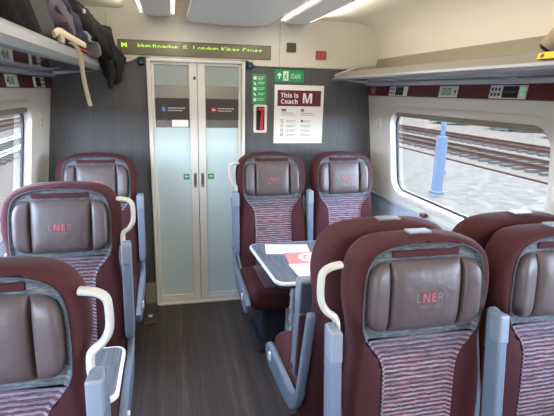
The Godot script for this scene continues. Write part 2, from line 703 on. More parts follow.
# ---------------------------------------------------------------- vestibule beyond the doors
func vestibule() -> void:
	var v := snode("wall_vestibule", "dim vestibule walls seen through the clear band of the doors", "wall")
	var b := MB.new()
	b.box(Vector3(0, 1.2, -1.75), Vector3(2.8, 2.6, 0.1))
	b.box(Vector3(-1.2, 1.2, -0.95), Vector3(0.1, 2.6, 1.6))
	b.box(Vector3(1.0, 1.2, -0.95), Vector3(0.1, 2.6, 1.6))
	b.box(Vector3(0, -0.05, -0.95), Vector3(2.8, 0.1, 1.7))
	b.box(Vector3(0, 2.4, -0.95), Vector3(2.8, 0.1, 1.7))
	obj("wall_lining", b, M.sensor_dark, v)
	var pn := MB.new()
	pn.box(Vector3(-0.293, 1.42, -1.685), Vector3(0.18, 0.11, 0.02), 0.004)
	obj("pale_notice_panel", pn, M.white, v)
	var y := MB.new()
	y.box(Vector3(0.20, 1.40, -1.68), Vector3(0.36, 0.09, 0.03), 0.004)
	obj("brown_panel", y, M.rust, v)
	var t := thing("vestibule_lamp", "small ceiling lamp of the vestibule beyond the doors", "lamp", Vector3(-0.1, 2.34, -1.25))
	var lb := MB.new()
	lb.box(Vector3(0, -0.005, 0), Vector3(0.3, 0.02, 0.3), 0.004)
	obj("lamp_diffuser", lb, M.led_strip, t)
	var l := AreaLight3D.new()
	l.name = "vestibule_light"
	l.area_size = Vector2(0.28, 0.28)
	l.light_energy = 3.0
	l.light_color = col(250, 248, 246)
	l.shadow_enabled = true
	add_child(l)
	l.look_at_from_position(Vector3(-0.1, 2.315, -1.25), Vector3(-0.1, 0, -1.25), Vector3(0, 0, 1))


# ---------------------------------------------------------------- side walls and windows
# the panels between floor and maroon strip lean outwards
func lean(y: float) -> float:
	return 0.01 + clampf(1.765 - y, 0.0, 0.83) * 0.119

const WT := 1.655
const WB := 1.035

# flat panel with one rounded hole, at x, facing dir
func holed(mb: MB, x: float, z0: float, z1: float, y0: float, y1: float, hole: PackedVector2Array, dir: float) -> void:
	var outer := PackedVector2Array()
	var c := Vector2((hole[0].x + hole[hole.size() / 2].x) / 2, (WT + WB) / 2)
	for p in hole:
		var d := p - c
		var k := INF
		if absf(d.x) > 1e-6:
			k = minf(k, ((z1 if d.x > 0 else z0) - c.x) / d.x)
		if absf(d.y) > 1e-6:
			k = minf(k, ((y1 if d.y > 0 else y0) - c.y) / d.y)
		outer.append(c + d * k)
	var v := PackedVector3Array()
	var n := hole.size()
	for i in n:
		var j := (i + 1) % n
		var g := signf(x)
		var a := Vector3(x + g * lean(hole[i].y), hole[i].y, hole[i].x)
		var b := Vector3(x + g * lean(hole[j].y), hole[j].y, hole[j].x)
		var oa := Vector3(x + g * lean(outer[i].y), outer[i].y, outer[i].x)
		var ob := Vector3(x + g * lean(outer[j].y), outer[j].y, outer[j].x)
		v.append_array(PackedVector3Array([a, b, ob, a, ob, oa]))
		# fill the corner of the rectangle where the outline turns
		for cz in [z0, z1]:
			for cy in [y0, y1]:
				var on_a := (absf(outer[i].x - cz) < 1e-4 and absf(outer[j].y - cy) < 1e-4)
				var on_b := (absf(outer[j].x - cz) < 1e-4 and absf(outer[i].y - cy) < 1e-4)
				if (on_a or on_b) and outer[i].distance_to(outer[j]) > 1e-4:
					v.append_array(PackedVector3Array([oa, ob, Vector3(x + g * lean(cy), cy, cz)]))
	for i in range(0, v.size(), 3):
		mb.sheet(v.slice(i, i + 3), PackedVector2Array(), Vector3(dir, 0, 0))

func ring_of(x: float, p: PackedVector2Array) -> PackedVector3Array:
	var r := PackedVector3Array()
	for q in p:
		r.append(Vector3(x + signf(x) * lean(q.y), q.y, q.x))
	return r

func side_walls() -> void:
	var nwin := 0
	for s in [-1.0, 1.0]:
		var side := "left" if s < 0 else "right"
		var off := 0.095 if s < 0 else 0.0
		var wall := snode("wall_" + side, "pale window wall on the %s side of the coach" % ("single-seat" if s < 0 else "paired-seat"), "wall")
		var inner := MB.new()
		var outer := MB.new()
		var spans := [[0.0, 2.30 + off, 0.41 + off], [2.30 + off, 5.2, 2.62 + off]]
		for sp in spans:
			var wz: float = sp[2]
			var we := minf(wz + 1.56, 5.05)
			var hole := rrect(wz, WB, we, WT, 0.11, 6)
			holed(inner, s * 1.228, sp[0], sp[1], 0.93, 1.78, hole, -s)
			var hole2 := rrect(wz - 0.27, WB - 0.08, we + 0.27, WT + 0.10, 0.17, 6)
			holed(outer, s * 1.335, sp[0], sp[1], -0.1, 2.5, hole2, s)
			nwin += 1
			var w := snode("window_%d" % nwin, ["wide rounded coach window by the single seats", "second coach window beyond the single seats, outside the picture", "wide rounded coach window looking over the platform and tracks", "second coach window by the paired seats, outside the picture"][nwin - 1], "window")
			# moulded bead round the opening, reveal, gasket, pane, blind
			var bead := MB.new()
			var rings := []
			var prof := [[0.045, 0.0], [0.035, 0.010], [0.012, 0.014], [0.0, 0.008], [-0.004, -0.01]]
			for q in prof:
				rings.append(ring_of(s * (1.228 - q[1]), rrect(wz - q[0], WB - q[0], we + q[0], WT + q[0], 0.11 + q[0], 6)))
			bead.sheet(MB.strip(rings, true), PackedVector2Array(), Vector3.ZERO)
			obj("window_frame", bead, M.white_panel, w)
			var rev := MB.new()
			rev.sheet(MB.strip([ring_of(s * 1.236, hole), ring_of(s * 1.262, rrect(wz + 0.008, WB + 0.008, we - 0.008, WT - 0.008, 0.105, 6))], true), PackedVector2Array(), Vector3.ZERO)
			obj("window_reveal", rev, M.white_panel, w)
			var gk := MB.new()
			gk.sheet(MB.strip([ring_of(s * 1.260, rrect(wz + 0.004, WB + 0.004, we - 0.004, WT - 0.004, 0.105, 6)), ring_of(s * 1.263, rrect(wz + 0.026, WB + 0.024, we - 0.026, WT - 0.024, 0.09, 6)), ring_of(s * 1.275, rrect(wz + 0.024, WB + 0.022, we - 0.024, WT - 0.022, 0.09, 6)), ring_of(s * 1.337, hole2)], true), PackedVector2Array(), Vector3.ZERO)
			obj("rubber_gasket", gk, M.rubber, w)
			var gp := MB.new()
			var pane := rrect(wz + 0.024, WB + 0.022, we - 0.024, WT - 0.022, 0.09, 6)
			var cz := (wz + we) / 2
			var pv := PackedVector3Array()
			var pr := ring_of(s * 1.27, pane)
			for i in pane.size():
				var j := (i + 1) % pane.size()
				pv.append_array(PackedVector3Array([Vector3(s * (1.27 + lean((WT + WB) / 2)), (WT + WB) / 2, cz), pr[i], pr[j]]))
			gp.sheet(pv, PackedVector2Array(), Vector3(-s, 0, 0))
			obj("window_pane", gp, M.glass, w)
			var bl := MB.new()
			bl.box(Vector3(s * 1.266, WT - 0.018, cz), Vector3(0.022, 0.034, we - wz - 0.12), 0.009, 3)
			obj("roller_blind", bl, M.tan, w)
		obj("window_panel", inner, M.white_panel, wall)
		obj("outer_skin", outer, M.concrete, wall)
		# grey lower wall with its ledge under the window
		var lo := MB.new()
		lo.extrude(PackedVector2Array([Vector2(1.335, 0.0), Vector2(1.335, 0.915), Vector2(1.312, 0.93), Vector2(1.312, 0.945), Vector2(1.42, 0.945), Vector2(1.42, 0.0)]), Vector3.ZERO, Vector3(s, 0, 0), Vector3.UP, Vector3.BACK, 0.0, 5.2)
		obj("lower_panel", lo, M.dado, wall, 20.0)
		# maroon band above the windows
		var bd := MB.new()
		bd.extrude(PackedVector2Array([Vector2(1.224, 1.766), Vector2(1.224, 1.778), Vector2(1.232, 1.838), Vector2(1.30, 1.842), Vector2(1.30, 1.766)]), Vector3.ZERO, Vector3(s, 0, 0), Vector3.UP, Vector3.BACK, 0.0, 5.2)
		struct(obj("trim_2" if s < 0 else "trim_3", bd, M.band, null, 20.0), "maroon strip above the windows on the %s side" % ("single-seat" if s < 0 else "paired-seat"), "trim")


# ---------------------------------------------------------------- ceiling
func ceiling() -> void:
	var c := snode("ceiling", "pale coach ceiling with a dropped centre panel and curved coves", "ceiling")
	var b := MB.new()
	b.box(Vector3(0, 2.48, 1.75), Vector3(2.9, 0.08, 7.2))
	obj("roof_lining", b, M.cream, c)
	var m := MB.new()
	m.extrude(PackedVector2Array([Vector2(-0.26, 2.275), Vector2(-0.22, 2.263), Vector2(-0.08, 2.257), Vector2(0.05, 2.255), Vector2(0.18, 2.257), Vector2(0.32, 2.263), Vector2(0.36, 2.275), Vector2(0.36, 2.31), Vector2(-0.26, 2.31)]), Vector3.ZERO, Vector3.RIGHT, Vector3.UP, Vector3.BACK, 0.03, 5.2)
	obj("centre_panel", m, M.ceiling_grey, c, 20.0)
	for s in [-1.0, 1.0]:
		var inn := [[0.70, 2.345], [0.74, 2.33], [1.0, 2.332], [1.12, 2.325], [1.20, 2.30], [1.255, 2.255], [1.288, 2.20], [1.302, 2.13], [1.304, 2.058]]
		var p := PackedVector2Array()
		for q in inn:
			p.append(Vector2(q[0], q[1]))
		for q in [[1.36, 2.058], [1.36, 2.45], [0.70, 2.45]]:
			p.append(Vector2(q[0], q[1]))
		var k := MB.new()
		k.extrude(p, Vector3.ZERO, Vector3(s, 0, 0), Vector3.UP, Vector3.BACK, 0.02, 5.2)
		obj("cove_panel", k, M.cream, c, 30.0)
		var t := MB.new()
		t.extrude(PackedVector2Array([Vector2(1.288, 2.057), Vector2(1.262, 1.95), Vector2(1.245, 1.842), Vector2(1.36, 1.842), Vector2(1.36, 2.057)]), Vector3.ZERO, Vector3(s, 0, 0), Vector3.UP, Vector3.BACK, 0.02, 5.2)
		obj("rack_back_panel", t, M.tan, c, 20.0)
		# the slot above the fittings
		var sl := MB.new()
		sl.box(Vector3(0.05 + s * 0.48, 2.42, 2.6), Vector3(0.5, 0.02, 5.2))
		obj("slot_lining", sl, M.cream, c)
		# long ceiling light: grey body with a lit strip along each edge
		var f := thing("ceiling_light", "long grey ceiling light over the %s, lit along both edges" % ("single seats" if s < 0 else "paired seats and table"), "ceiling light", Vector3(0.05 + s * 0.52, 2.30, 0.0), "ceiling lights")
		var fb := MB.new()
		fb.extrude(PackedVector2Array([Vector2(-0.10, 0.012), Vector2(-0.09, -0.004), Vector2(0, -0.012), Vector2(0.09, -0.004), Vector2(0.10, 0.012), Vector2(0.10, 0.05), Vector2(-0.10, 0.05)]), Vector3.ZERO, Vector3.RIGHT, Vector3.UP, Vector3.BACK, 0.04, 5.18)
		obj("light_body", fb, M.ceiling_grey, f, 25.0)
		for e in [-1.0, 1.0]:
			var l := MB.new()
			l.box(Vector3(e * 0.112, 0.012, 2.61), Vector3(0.014, 0.012, 5.1), 0.003, 1)
			obj("light_strip", l, M.led_strip, f)


# ---------------------------------------------------------------- outside
func outside() -> void:
	var p := MB.new()
	p.box(Vector3(4.75, -0.55, -18), Vector3(6.1, 0.9, 70))
	struct(obj("platform", p, M.platform), "sunlit pale paved platform outside the paired-seat window", "platform")
	var g := MB.new()
	g.box(Vector3(30, -1.2, -25), Vector3(46, 0.5, 130))
	struct(obj("ground_tracks", g, M.ballast), "pale stone ballast beyond the platform", "ground")
	var gl := MB.new()
	gl.box(Vector3(-26.7, -1.2, -25), Vector3(50, 0.5, 130))
	struct(obj("ground_ballast", gl, M.ballast), "tan ballast outside the single-seat window", "ground")
	var tr := [[9.9, "brown rusty track just beyond the platform edge"], [13.9, "second rusty track from the platform"], [18.2, "far track before the green bank"], [-7.4, "shiny track outside the single-seat window"], [-11.6, "rusty track second from the single-seat window"], [-15.4, "far rusty track by the green bank on the single-seat side"]]
	var prof := PackedVector2Array([Vector2(-0.07, 0), Vector2(0.07, 0), Vector2(0.07, 0.015), Vector2(0.012, 0.035), Vector2(0.012, 0.11), Vector2(0.036, 0.12), Vector2(0.036, 0.155), Vector2(-0.036, 0.155), Vector2(-0.036, 0.12), Vector2(-0.012, 0.11), Vector2(-0.012, 0.035), Vector2(-0.07, 0.015)])
	var rb := MB.new()
	rb.extrude(prof, Vector3.ZERO, Vector3.RIGHT, Vector3.UP, Vector3.BACK, -70, 20)
	var rail := rb.done(20)
	var sb := MB.new()
	for k in 130:
		sb.box(Vector3(0, 0.03, -70 + k * 0.69), Vector3(2.5, 0.16, 0.25))
	var sleepers := sb.done()
	for t in tr:
		var n := thing("railway_track", t[1], "railway track", Vector3(t[0], -0.95, 0), "railway tracks")
		for s in [-0.72, 0.72]:
			var r := mi("rail", rail, M.rail_top if t[0] == -7.4 else M.rust, n)
			r.position = Vector3(s, 0.11, 0)
		var sp := mi("sleepers", sleepers, M.concrete, n)
		sp.set_meta("kind", "stuff")
	# blue steel post on the platform
	var post := thing("platform_post", "pale blue steel post standing on the sunlit platform", "post", Vector3(4.72, -0.1, -4.2))
	var b := MB.new()
	b.extrude(rrect(-0.085, -0.085, 0.085, 0.085, 0.03, 3), Vector3.ZERO, Vector3.RIGHT, Vector3.BACK, Vector3.UP, 0.04, 1.12, 0.01)
	obj("post_base", b, M.post_blue, post, 30.0)
	var pl := MB.new()
	pl.extrude(rrect(-0.11, -0.11, 0.11, 0.11, 0.03, 3), Vector3.ZERO, Vector3.RIGHT, Vector3.BACK, Vector3.UP, 0.0, 0.05, 0.01)
	obj("base_plate", pl, M.post_blue, post, 30.0)
	var up := MB.new()
	up.tube(PackedVector3Array([Vector3(0, 1.1, 0), Vector3(0, 4.2, 0)]), [0.046, 0.042], 14)
	obj("post_shaft", up, M.post_blue, post, 40.0)
	var dk := MB.new()
	dk.box(Vector3(0.1, 0.42, 0.02), Vector3(0.05, 0.09, 0.09), 0.01)
	obj("door_catch", dk, M.post_blue, post)
	# green scrub beyond the tracks
	var rng := RandomNumberGenerator.new()
	rng.seed = 9
	var fn := noise(1.4, 61, 3)
	var where := [[27.5, -38.0, 1.9, "rounded green bush farthest along the platform-side bank"], [28.5, -30.0, 2.1, "green bush in the middle of the platform-side bank"], [27.0, -22.5, 1.8, "low green bush at the near end of the platform-side bank"], [-22.5, -58.0, 3.6, "large green bush far beyond the single-seat window"], [-22.0, -44.0, 3.2, "green bush beyond the far rusty track, single-seat side"]]
	for i in 5:
		var at := Vector3(where[i][0], -1.0, where[i][1])
		var w: float = where[i][2]
		var bush := MB.new()
		var rings := []
		for a in 15:
			var ph := PI * (0.02 + 0.96 * a / 14.0)
			var ring := PackedVector3Array()
			for k in 24:
				var th := TAU * k / 24.0
				var d := Vector3(sin(ph) * cos(th), cos(ph), sin(ph) * sin(th))
				var rr := 1.0 + 0.35 * fn.get_noise_3dv(d * 2.2 + at)
				ring.append(Vector3(d.x * w * rr, maxf(0.0, 0.55 + d.y * 0.9 * rr), d.z * w * 1.2 * rr))
			rings.append(ring)
		bush.loft(rings)
		var o := obj("trackside_bush", bush, M.leaf, null, 30.0)
		o.position = at
		tag(o, where[i][3], "bush", "trackside bushes")


# ---------------------------------------------------------------- luggage racks
func racks() -> void:
	for s in [-1.0, 1.0]:
		var t := thing("luggage_rack", "overhead luggage rack carrying dark bags" if s < 0 else "overhead luggage rack above the platform-side window, nearly empty", "luggage rack")
		var fx := 0.865 if s < 0 else 0.90
		var dy := 0.012 if s < 0 else 0.0
		# front lip, its end narrowing to a point: a pale rounded bar below, a plain face above
		var low := [[0.0, 0.0], [-0.006, 0.010], [-0.002, 0.022], [0.012, 0.024], [0.034, 0.022], [0.034, 0.002], [0.022, -0.003], [0.008, -0.004]]
		var high := [[-0.001, 0.022], [0.001, 0.030], [0.010, 0.056], [0.018, 0.060], [0.028, 0.059], [0.036, 0.05], [0.036, 0.020], [0.012, 0.020]]
		if s < 0:
			low = [[0.0, -0.008], [-0.006, 0.006], [0.002, 0.036], [0.014, 0.042], [0.036, 0.036], [0.036, -0.02], [0.024, -0.026], [0.008, -0.02]]
			high = [[0.002, 0.034], [0.006, 0.043], [0.016, 0.055], [0.022, 0.058], [0.030, 0.057], [0.036, 0.05], [0.036, 0.030], [0.012, 0.032]]
		for half in 2:
			var rings := []
			for k in 9:
				var z: float = [0.03, 0.05, 0.09, 0.16, 0.26, 0.4, 1.0, 3.0, 5.18][k]
				var f: float = [0.3, 0.5, 0.66, 0.8, 0.9, 1.0, 1.0, 1.0, 1.0][k]
				var ring := PackedVector3Array()
				for q in (low if half == 0 else high):
					ring.append(Vector3(s * (fx + q[0]), 1.903 + dy + (-0.022 if s > 0 else 0.0) + q[1] * f, z))
				rings.append(ring)
			var lip := MB.new()
			lip.loft(rings)
			obj("front_lip" if half == 0 else "lip_face", lip, M.lip_bar if half == 0 or s < 0 else M.lip_face, t, 35.0)
		# shelf: glossy tray between lip and wall
		var sh := MB.new()
		sh.extrude(PackedVector2Array([Vector2(fx + 0.03, 1.885 + dy), Vector2(1.255, 1.868), Vector2(1.255, 1.880), Vector2(fx + 0.03, 1.897 + dy)]), Vector3.ZERO, Vector3(s, 0, 0), Vector3.UP, Vector3.BACK, 0.05, 5.18)
		obj("shelf_tray", sh, M.rack_under, t, 20.0)
		# rail along the wall under the tray
		var rl := MB.new()
		rl.extrude(PackedVector2Array([Vector2(1.195, 1.848), Vector2(1.205, 1.842), Vector2(1.25, 1.842), Vector2(1.25, 1.874), Vector2(1.21, 1.876), Vector2(1.195, 1.866)]), Vector3.ZERO, Vector3(s, 0, 0), Vector3.UP, Vector3.BACK, 0.03, 5.18)
		obj("wall_rail", rl, M.metal_rack, t, 25.0)
		# end frame
		var ef := MB.new()
		ef.tube(PackedVector3Array([Vector3(s * (fx + 0.008), 1.915 + dy, 0.07), Vector3(s * 1.10, 1.985, 0.06), Vector3(s * 1.245, 2.005, 0.06)]), [0.011], 8)
		ef.tube(PackedVector3Array([Vector3(s * (fx + 0.008), 1.90 + dy, 0.07), Vector3(s * 1.235, 1.868, 0.06)]), [0.013], 8)
		obj("end_frame", ef, M.metal_rack, t, 50.0)
		for k in 4:
			var br := MB.new()
			br.extrude(PackedVector2Array([Vector2(fx + 0.02, 1.89 + dy), Vector2(1.25, 1.862), Vector2(1.25, 1.876), Vector2(fx + 0.02, 1.902 + dy)]), Vector3.ZERO, Vector3(s, 0, 0), Vector3.UP, Vector3.BACK, 0.62 + k * 1.1, 0.67 + k * 1.1)
			obj("shelf_bracket", br, M.metal_rack, t, 20.0)
	# things on the paired-seat side
	var tb := MB.new()
	var d := Vector3(0.05, 0.115, 0.075).normalized()
	var a := Vector3(1.0, 1.965, 2.13)
	tb.tube(PackedVector3Array([a, a + d * 0.006, a + d * 0.05, a + d * 0.2, a + d * 0.30, a + d * 0.31]), [0.026, 0.03, 0.031, 0.034, 0.034, 0.028], 18)
	var roll := thing("rolled_umbrella", "beige rolled umbrella poking over the rack above the platform window", "umbrella")
	obj("cover", tb, M.tube_cloth, roll, 50.0)
	var tc := MB.new()
	tc.tube(PackedVector3Array([a - d * 0.012, a - d * 0.008, a + d * 0.001]), [0.018, 0.024, 0.026], 18)
	obj("dark_end", tc, M.black, roll, 50.0)
	var st := thing("warning_sticker", "yellow sticker on the lip of the rack above the platform window", "sticker", Vector3(0.8975, 1.924, 2.31))
	var sb := MB.new()
	var bs := Basis(Vector3(0, 0, 1), deg_to_rad(-21))
	sb.box(Vector3.ZERO, Vector3(0.002, 0.024, 0.20), 0.0, 0, bs)
	obj("sticker_sheet", sb, M.yellow, st)
	var sm := MB.new()
	sm.extrude(rrect(-0.008, -0.008, 0.008, 0.008, 0.0079, 5), Vector3(-0.001, 0, -0.078), Vector3(0, 0, 1), bs * Vector3.UP, bs * Vector3.LEFT, 0.0, 0.001)
	obj("sticker_mark", sm, M.sensor_dark, st)


# ---------------------------------------------------------------- seats
const HW := [[0.38, 0.225], [0.55, 0.255], [0.72, 0.27], [0.85, 0.262], [0.97, 0.245], [1.05, 0.256], [1.13, 0.27], [1.20, 0.268], [1.25, 0.256], [1.285, 0.232], [1.31, 0.196], [1.326, 0.14], [1.335, 0.05], [1.337, 0.01]]
const WI := [[0.40, 0.142], [0.80, 0.140], [0.90, 0.144], [0.945, 0.165], [0.985, 0.200], [1.03, 0.220], [1.20, 0.220], [1.26, 0.206], [1.29, 0.178], [1.308, 0.125], [1.314, 0.06], [1.316, 0.0]]

var recline := 0.2

func zf(y: float) -> float:
	return (1.333 - y) * recline - 0.02

func back_dz(x: float, y: float) -> float:
	var hw := tab(HW, y)
	var e := hw - absf(x)
	var t := clampf(e / 0.035, 0, 1)
	var d := 0.055 * sqrt(maxf(0.0, 1.0 - (1.0 - t) * (1.0 - t)))
	var wi := maxf(tab(WI, y), 0.0)
	d -= 0.034 * smoothstep(0.0, 0.03, wi - absf(x))
	return d * edge_top(y)

func edge_top(y: float) -> float:
	var t := clampf((y - 1.29) / 0.048, 0, 1)
	return sqrt(maxf(0.0, 1.0 - t * t))

func seat_mesh(k: String) -> ArrayMesh:
	var key := "%s:%f" % [k, recline]
	if cache.has(key):
		return cache[key]
	var b := MB.new()
	match k:
		"backrest":
			var rings := []
			var ys := []
			for i in 22:
				ys.append(0.38 + 0.87 * i / 22.0)
			for i in 14:
				var t := i / 13.0
				ys.append(1.25 + 0.087 * sin(t * PI / 2))
			for y in ys:
				var hw := tab(HW, y)
				var r := PackedVector3Array()
				for i in 37:
					var x := hw * sin((i / 36.0 * 2.0 - 1.0) * PI / 2)
					r.append(Vector3(x, y, zf(y) + back_dz(x, y)))
				for i in range(1, 16):
					var x := hw * sin((1.0 - i / 16.0 * 2.0) * PI / 2)
					var t := clampf((hw - absf(x)) / 0.05, 0, 1)
					r.append(Vector3(x, y, zf(y) - 0.10 * sqrt(maxf(0.0, 1.0 - (1.0 - t) * (1.0 - t))) * edge_top(y)))
				rings.append(r)
			b.loft(rings)
		"back_panel", "headrest_panel":
			var y0 := 0.44 if k == "back_panel" else 1.0
			var y1 := 1.0 if k == "back_panel" else 1.315
			var rings := []
			var uvs := []
			var n := 20
			for i in n + 1:
				var y := y0 + (y1 - y0) * (float(i) / n if k == "back_panel" else sin(float(i) / n * PI / 2))
				var w := maxf(tab(WI, y) - 0.002, 0.004)
				var r := PackedVector3Array()
				var q := PackedVector2Array()
				for j in 17:
					var x := w * sin((j / 16.0 * 2.0 - 1.0) * PI / 2)
					var e := smoothstep(0.0, 0.02, w - absf(x))
					r.append(Vector3(x, y, zf(y) + back_dz(x, y) + 0.002 + 0.006 * e))
					q.append(Vector2(x / 0.44 + 0.5, (1.3 - y) / 0.9))
				for j in [16, 0]:
					var x := w * (1.0 if j == 16 else -1.0)
					r.append(Vector3(x, y, zf(y) + back_dz(x, y) - 0.012))
					q.append(Vector2(x / 0.44 + 0.5, (1.3 - y) / 0.9))
				rings.append(r)
				uvs.append(q)
			b.loft(rings, uvs)
		"piping":
			var path := PackedVector3Array()
			for i in 15:
				var y: float = 1.0 + 0.314 * sin(i / 14.0 * PI / 2)
				var w := maxf(tab(WI, y), 0.0)
				path.append(Vector3(-w, y, zf(y) + back_dz(w, y) + 0.002))
			var m := path.duplicate()
			m.reverse()
			for p in m.slice(1):
				path.append(Vector3(-p.x, p.y, p.z))
			b.tube(path, [0.0028], 6, 1.0, Vector3.BACK)
		"pillow":
			var rings := []
			for i in 17:
				var v := sin((i / 16.0 * 2.0 - 1.0) * PI / 2)
				var y := 1.142 + 0.124 * v
				var k2 := sqrt(maxf(0.0, 1.0 - pow(absf(v), 5)))
				var r := PackedVector3Array()
				for j in 19:
					var u := sin((j / 18.0 * 2.0 - 1.0) * PI / 2)
					var k3 := sqrt(maxf(0.0, 1.0 - pow(absf(u), 9)))
					r.append(Vector3(u * 0.133, y, zf(y) + 0.034 + 0.040 * k2 * k3 + 0.010 * k2 * k3 * (1.0 - v * v)))
				for j in 5:
					r.append(Vector3(0.133 * (1.0 - j / 2.0) * 0.98, y, zf(y) + 0.026))
				rings.append(r)
			b.loft(rings)
		"wing":
			var rings := []
			for i in 17:
				var v := sin((i / 16.0 * 2.0 - 1.0) * PI / 2)
				var y := 1.142 + 0.121 * v
				var k2 := sqrt(maxf(0.0, 1.0 - pow(absf(v), 4)))
				var xo := 0.136 + 0.073 * sqrt(maxf(0.02, 1.0 - pow(absf(v), 5)))
				var r := PackedVector3Array()
				for j in 13:
					var u := sin((j / 12.0 * 2.0 - 1.0) * PI / 2)
					var k3 := sqrt(maxf(0.0, 1.0 - pow(absf(u), 9 if u < 0.0 else 4)))
					var x := 0.134 + (xo - 0.134) * (u * 0.5 + 0.5)
					r.append(Vector3(x, y, zf(y) + 0.030 + 0.046 * k2 * k3 + 0.016 * k2 * k3 * (x - 0.13) / 0.08))
				for j in 3:
					r.append(Vector3(lerpf(xo, 0.134, j / 2.0), y, zf(y) + 0.024))
				rings.append(r)
			b.loft(rings)
		"pillow_strap":
			b.box(Vector3(0, 1.283, zf(1.283) + 0.040), Vector3(0.25, 0.024, 0.016), 0.005, 2, Basis(Vector3.RIGHT, -recline))
		"cushion":
			b.box(Vector3(0, 0.435, 0.395), Vector3(0.52, 0.16, 0.56), 0.06, 4, Basis(Vector3.RIGHT, -0.04))
		"cushion_panel":
			b.box(Vector3(0, 0.509, 0.40), Vector3(0.33, 0.02, 0.46), 0.009, 2, Basis(Vector3.RIGHT, -0.04))
		"side_shell":
			var pts := [[0.655, 0.455], [0.685, 0.43], [0.68, 0.385], [0.64, 0.355], [0.56, 0.35], [0.25, 0.385], [0.15, 0.415], [0.085, 0.475], [0.045, 0.55], [-0.06, 0.97], [-0.05, 0.985], [-0.03, 0.98], [0.075, 0.58], [0.12, 0.515], [0.20, 0.485], [0.58, 0.475]]
			var p := PackedVector2Array()
			for q in pts:
				p.append(Vector2(q[0], q[1]))
			b.extrude(p, Vector3.ZERO, Vector3.BACK, Vector3.UP, Vector3.RIGHT, -0.018, 0.018, 0.007)
		"latch":
			b.box(Vector3(0, 0.435, 0.55), Vector3(0.016, 0.044, 0.03), 0.006)
		"armrest":
			var rings := []
			for i in 8:
				var y: float = [0.585, 0.595, 0.63, 0.75, 0.90, 1.035, 1.052, 1.056][i]
				var g: float = [0.5, 0.8, 1.0, 1.0, 1.0, 1.0, 0.88, 0.6][i]
				var z := 0.155 - (y - 0.58) * 0.12
				var r := PackedVector3Array()
				for q in rrect(-0.022 * g, -0.034 * g, 0.022 * g, 0.034 * g, 0.009 * g, 3):
					r.append(Vector3(q.x, y - q.y * 0.25 * smoothstep(0.95, 1.05, y), z + q.y))
				rings.append(r)
			b.loft(rings)
		"armrest_face":
			b.box(Vector3(0, 0.81, 0.156), Vector3(0.034, 0.34, 0.012), 0.005, 2, Basis(Vector3.RIGHT, -0.12))
		"armrest_cap":
			b.box(Vector3(0, 1.007, 0.114), Vector3(0.0455, 0.10, 0.056), 0.009, 3, Basis(Vector3.RIGHT, -0.12))
		"armrest_pad":
			b.box(Vector3(0, 0.76, 0.100), Vector3(0.040, 0.30, 0.022), 0.007, 2, Basis(Vector3.RIGHT, -0.12))
		"armrest_block":
			b.box(Vector3(0, 0.985, 0.0745), Vector3(0.042, 0.14, 0.014), 0.005, 2, Basis(Vector3.RIGHT, -0.12))
		"pivot":
			b.extrude(rrect(-0.012, -0.012, 0.012, 0.012, 0.0118, 5), Vector3(0, 0.64, 0.148), Vector3.BACK, Vector3.UP, Vector3.RIGHT, 0.018, 0.027, 0.002)
		"handle":
			b.tube(smooth_path([Vector3(0.25, 1.258, 0.02), Vector3(0.288, 1.256, 0.03), Vector3(0.314, 1.242, 0.035), Vector3(0.322, 1.215, 0.04), Vector3(0.321, 1.155, 0.045), Vector3(0.302, 1.118, 0.05), Vector3(0.274, 1.095, 0.055), Vector3(0.270, 1.06, 0.065), Vector3(0.276, 1.01, 0.075)]), [0.0115], 12, 1.4, Vector3.BACK)
		"top_tab":
			b.box(Vector3(0, 1.337, -0.035), Vector3(0.085, 0.009, 0.045), 0.004)
		"pedestal":
			b.box(Vector3(0, 0.19, 0.36), Vector3(0.30, 0.30, 0.34), 0.03, 3)
			b.box(Vector3(0, 0.02, 0.36), Vector3(0.36, 0.04, 0.44), 0.01)
		"logo_plate":
			b.box(Vector3(-0.002, 1.115, 0.0), Vector3(0.062, 0.038, 0.0014), 0.0)
	cache[key] = b.done(50.0)
	return cache[key]

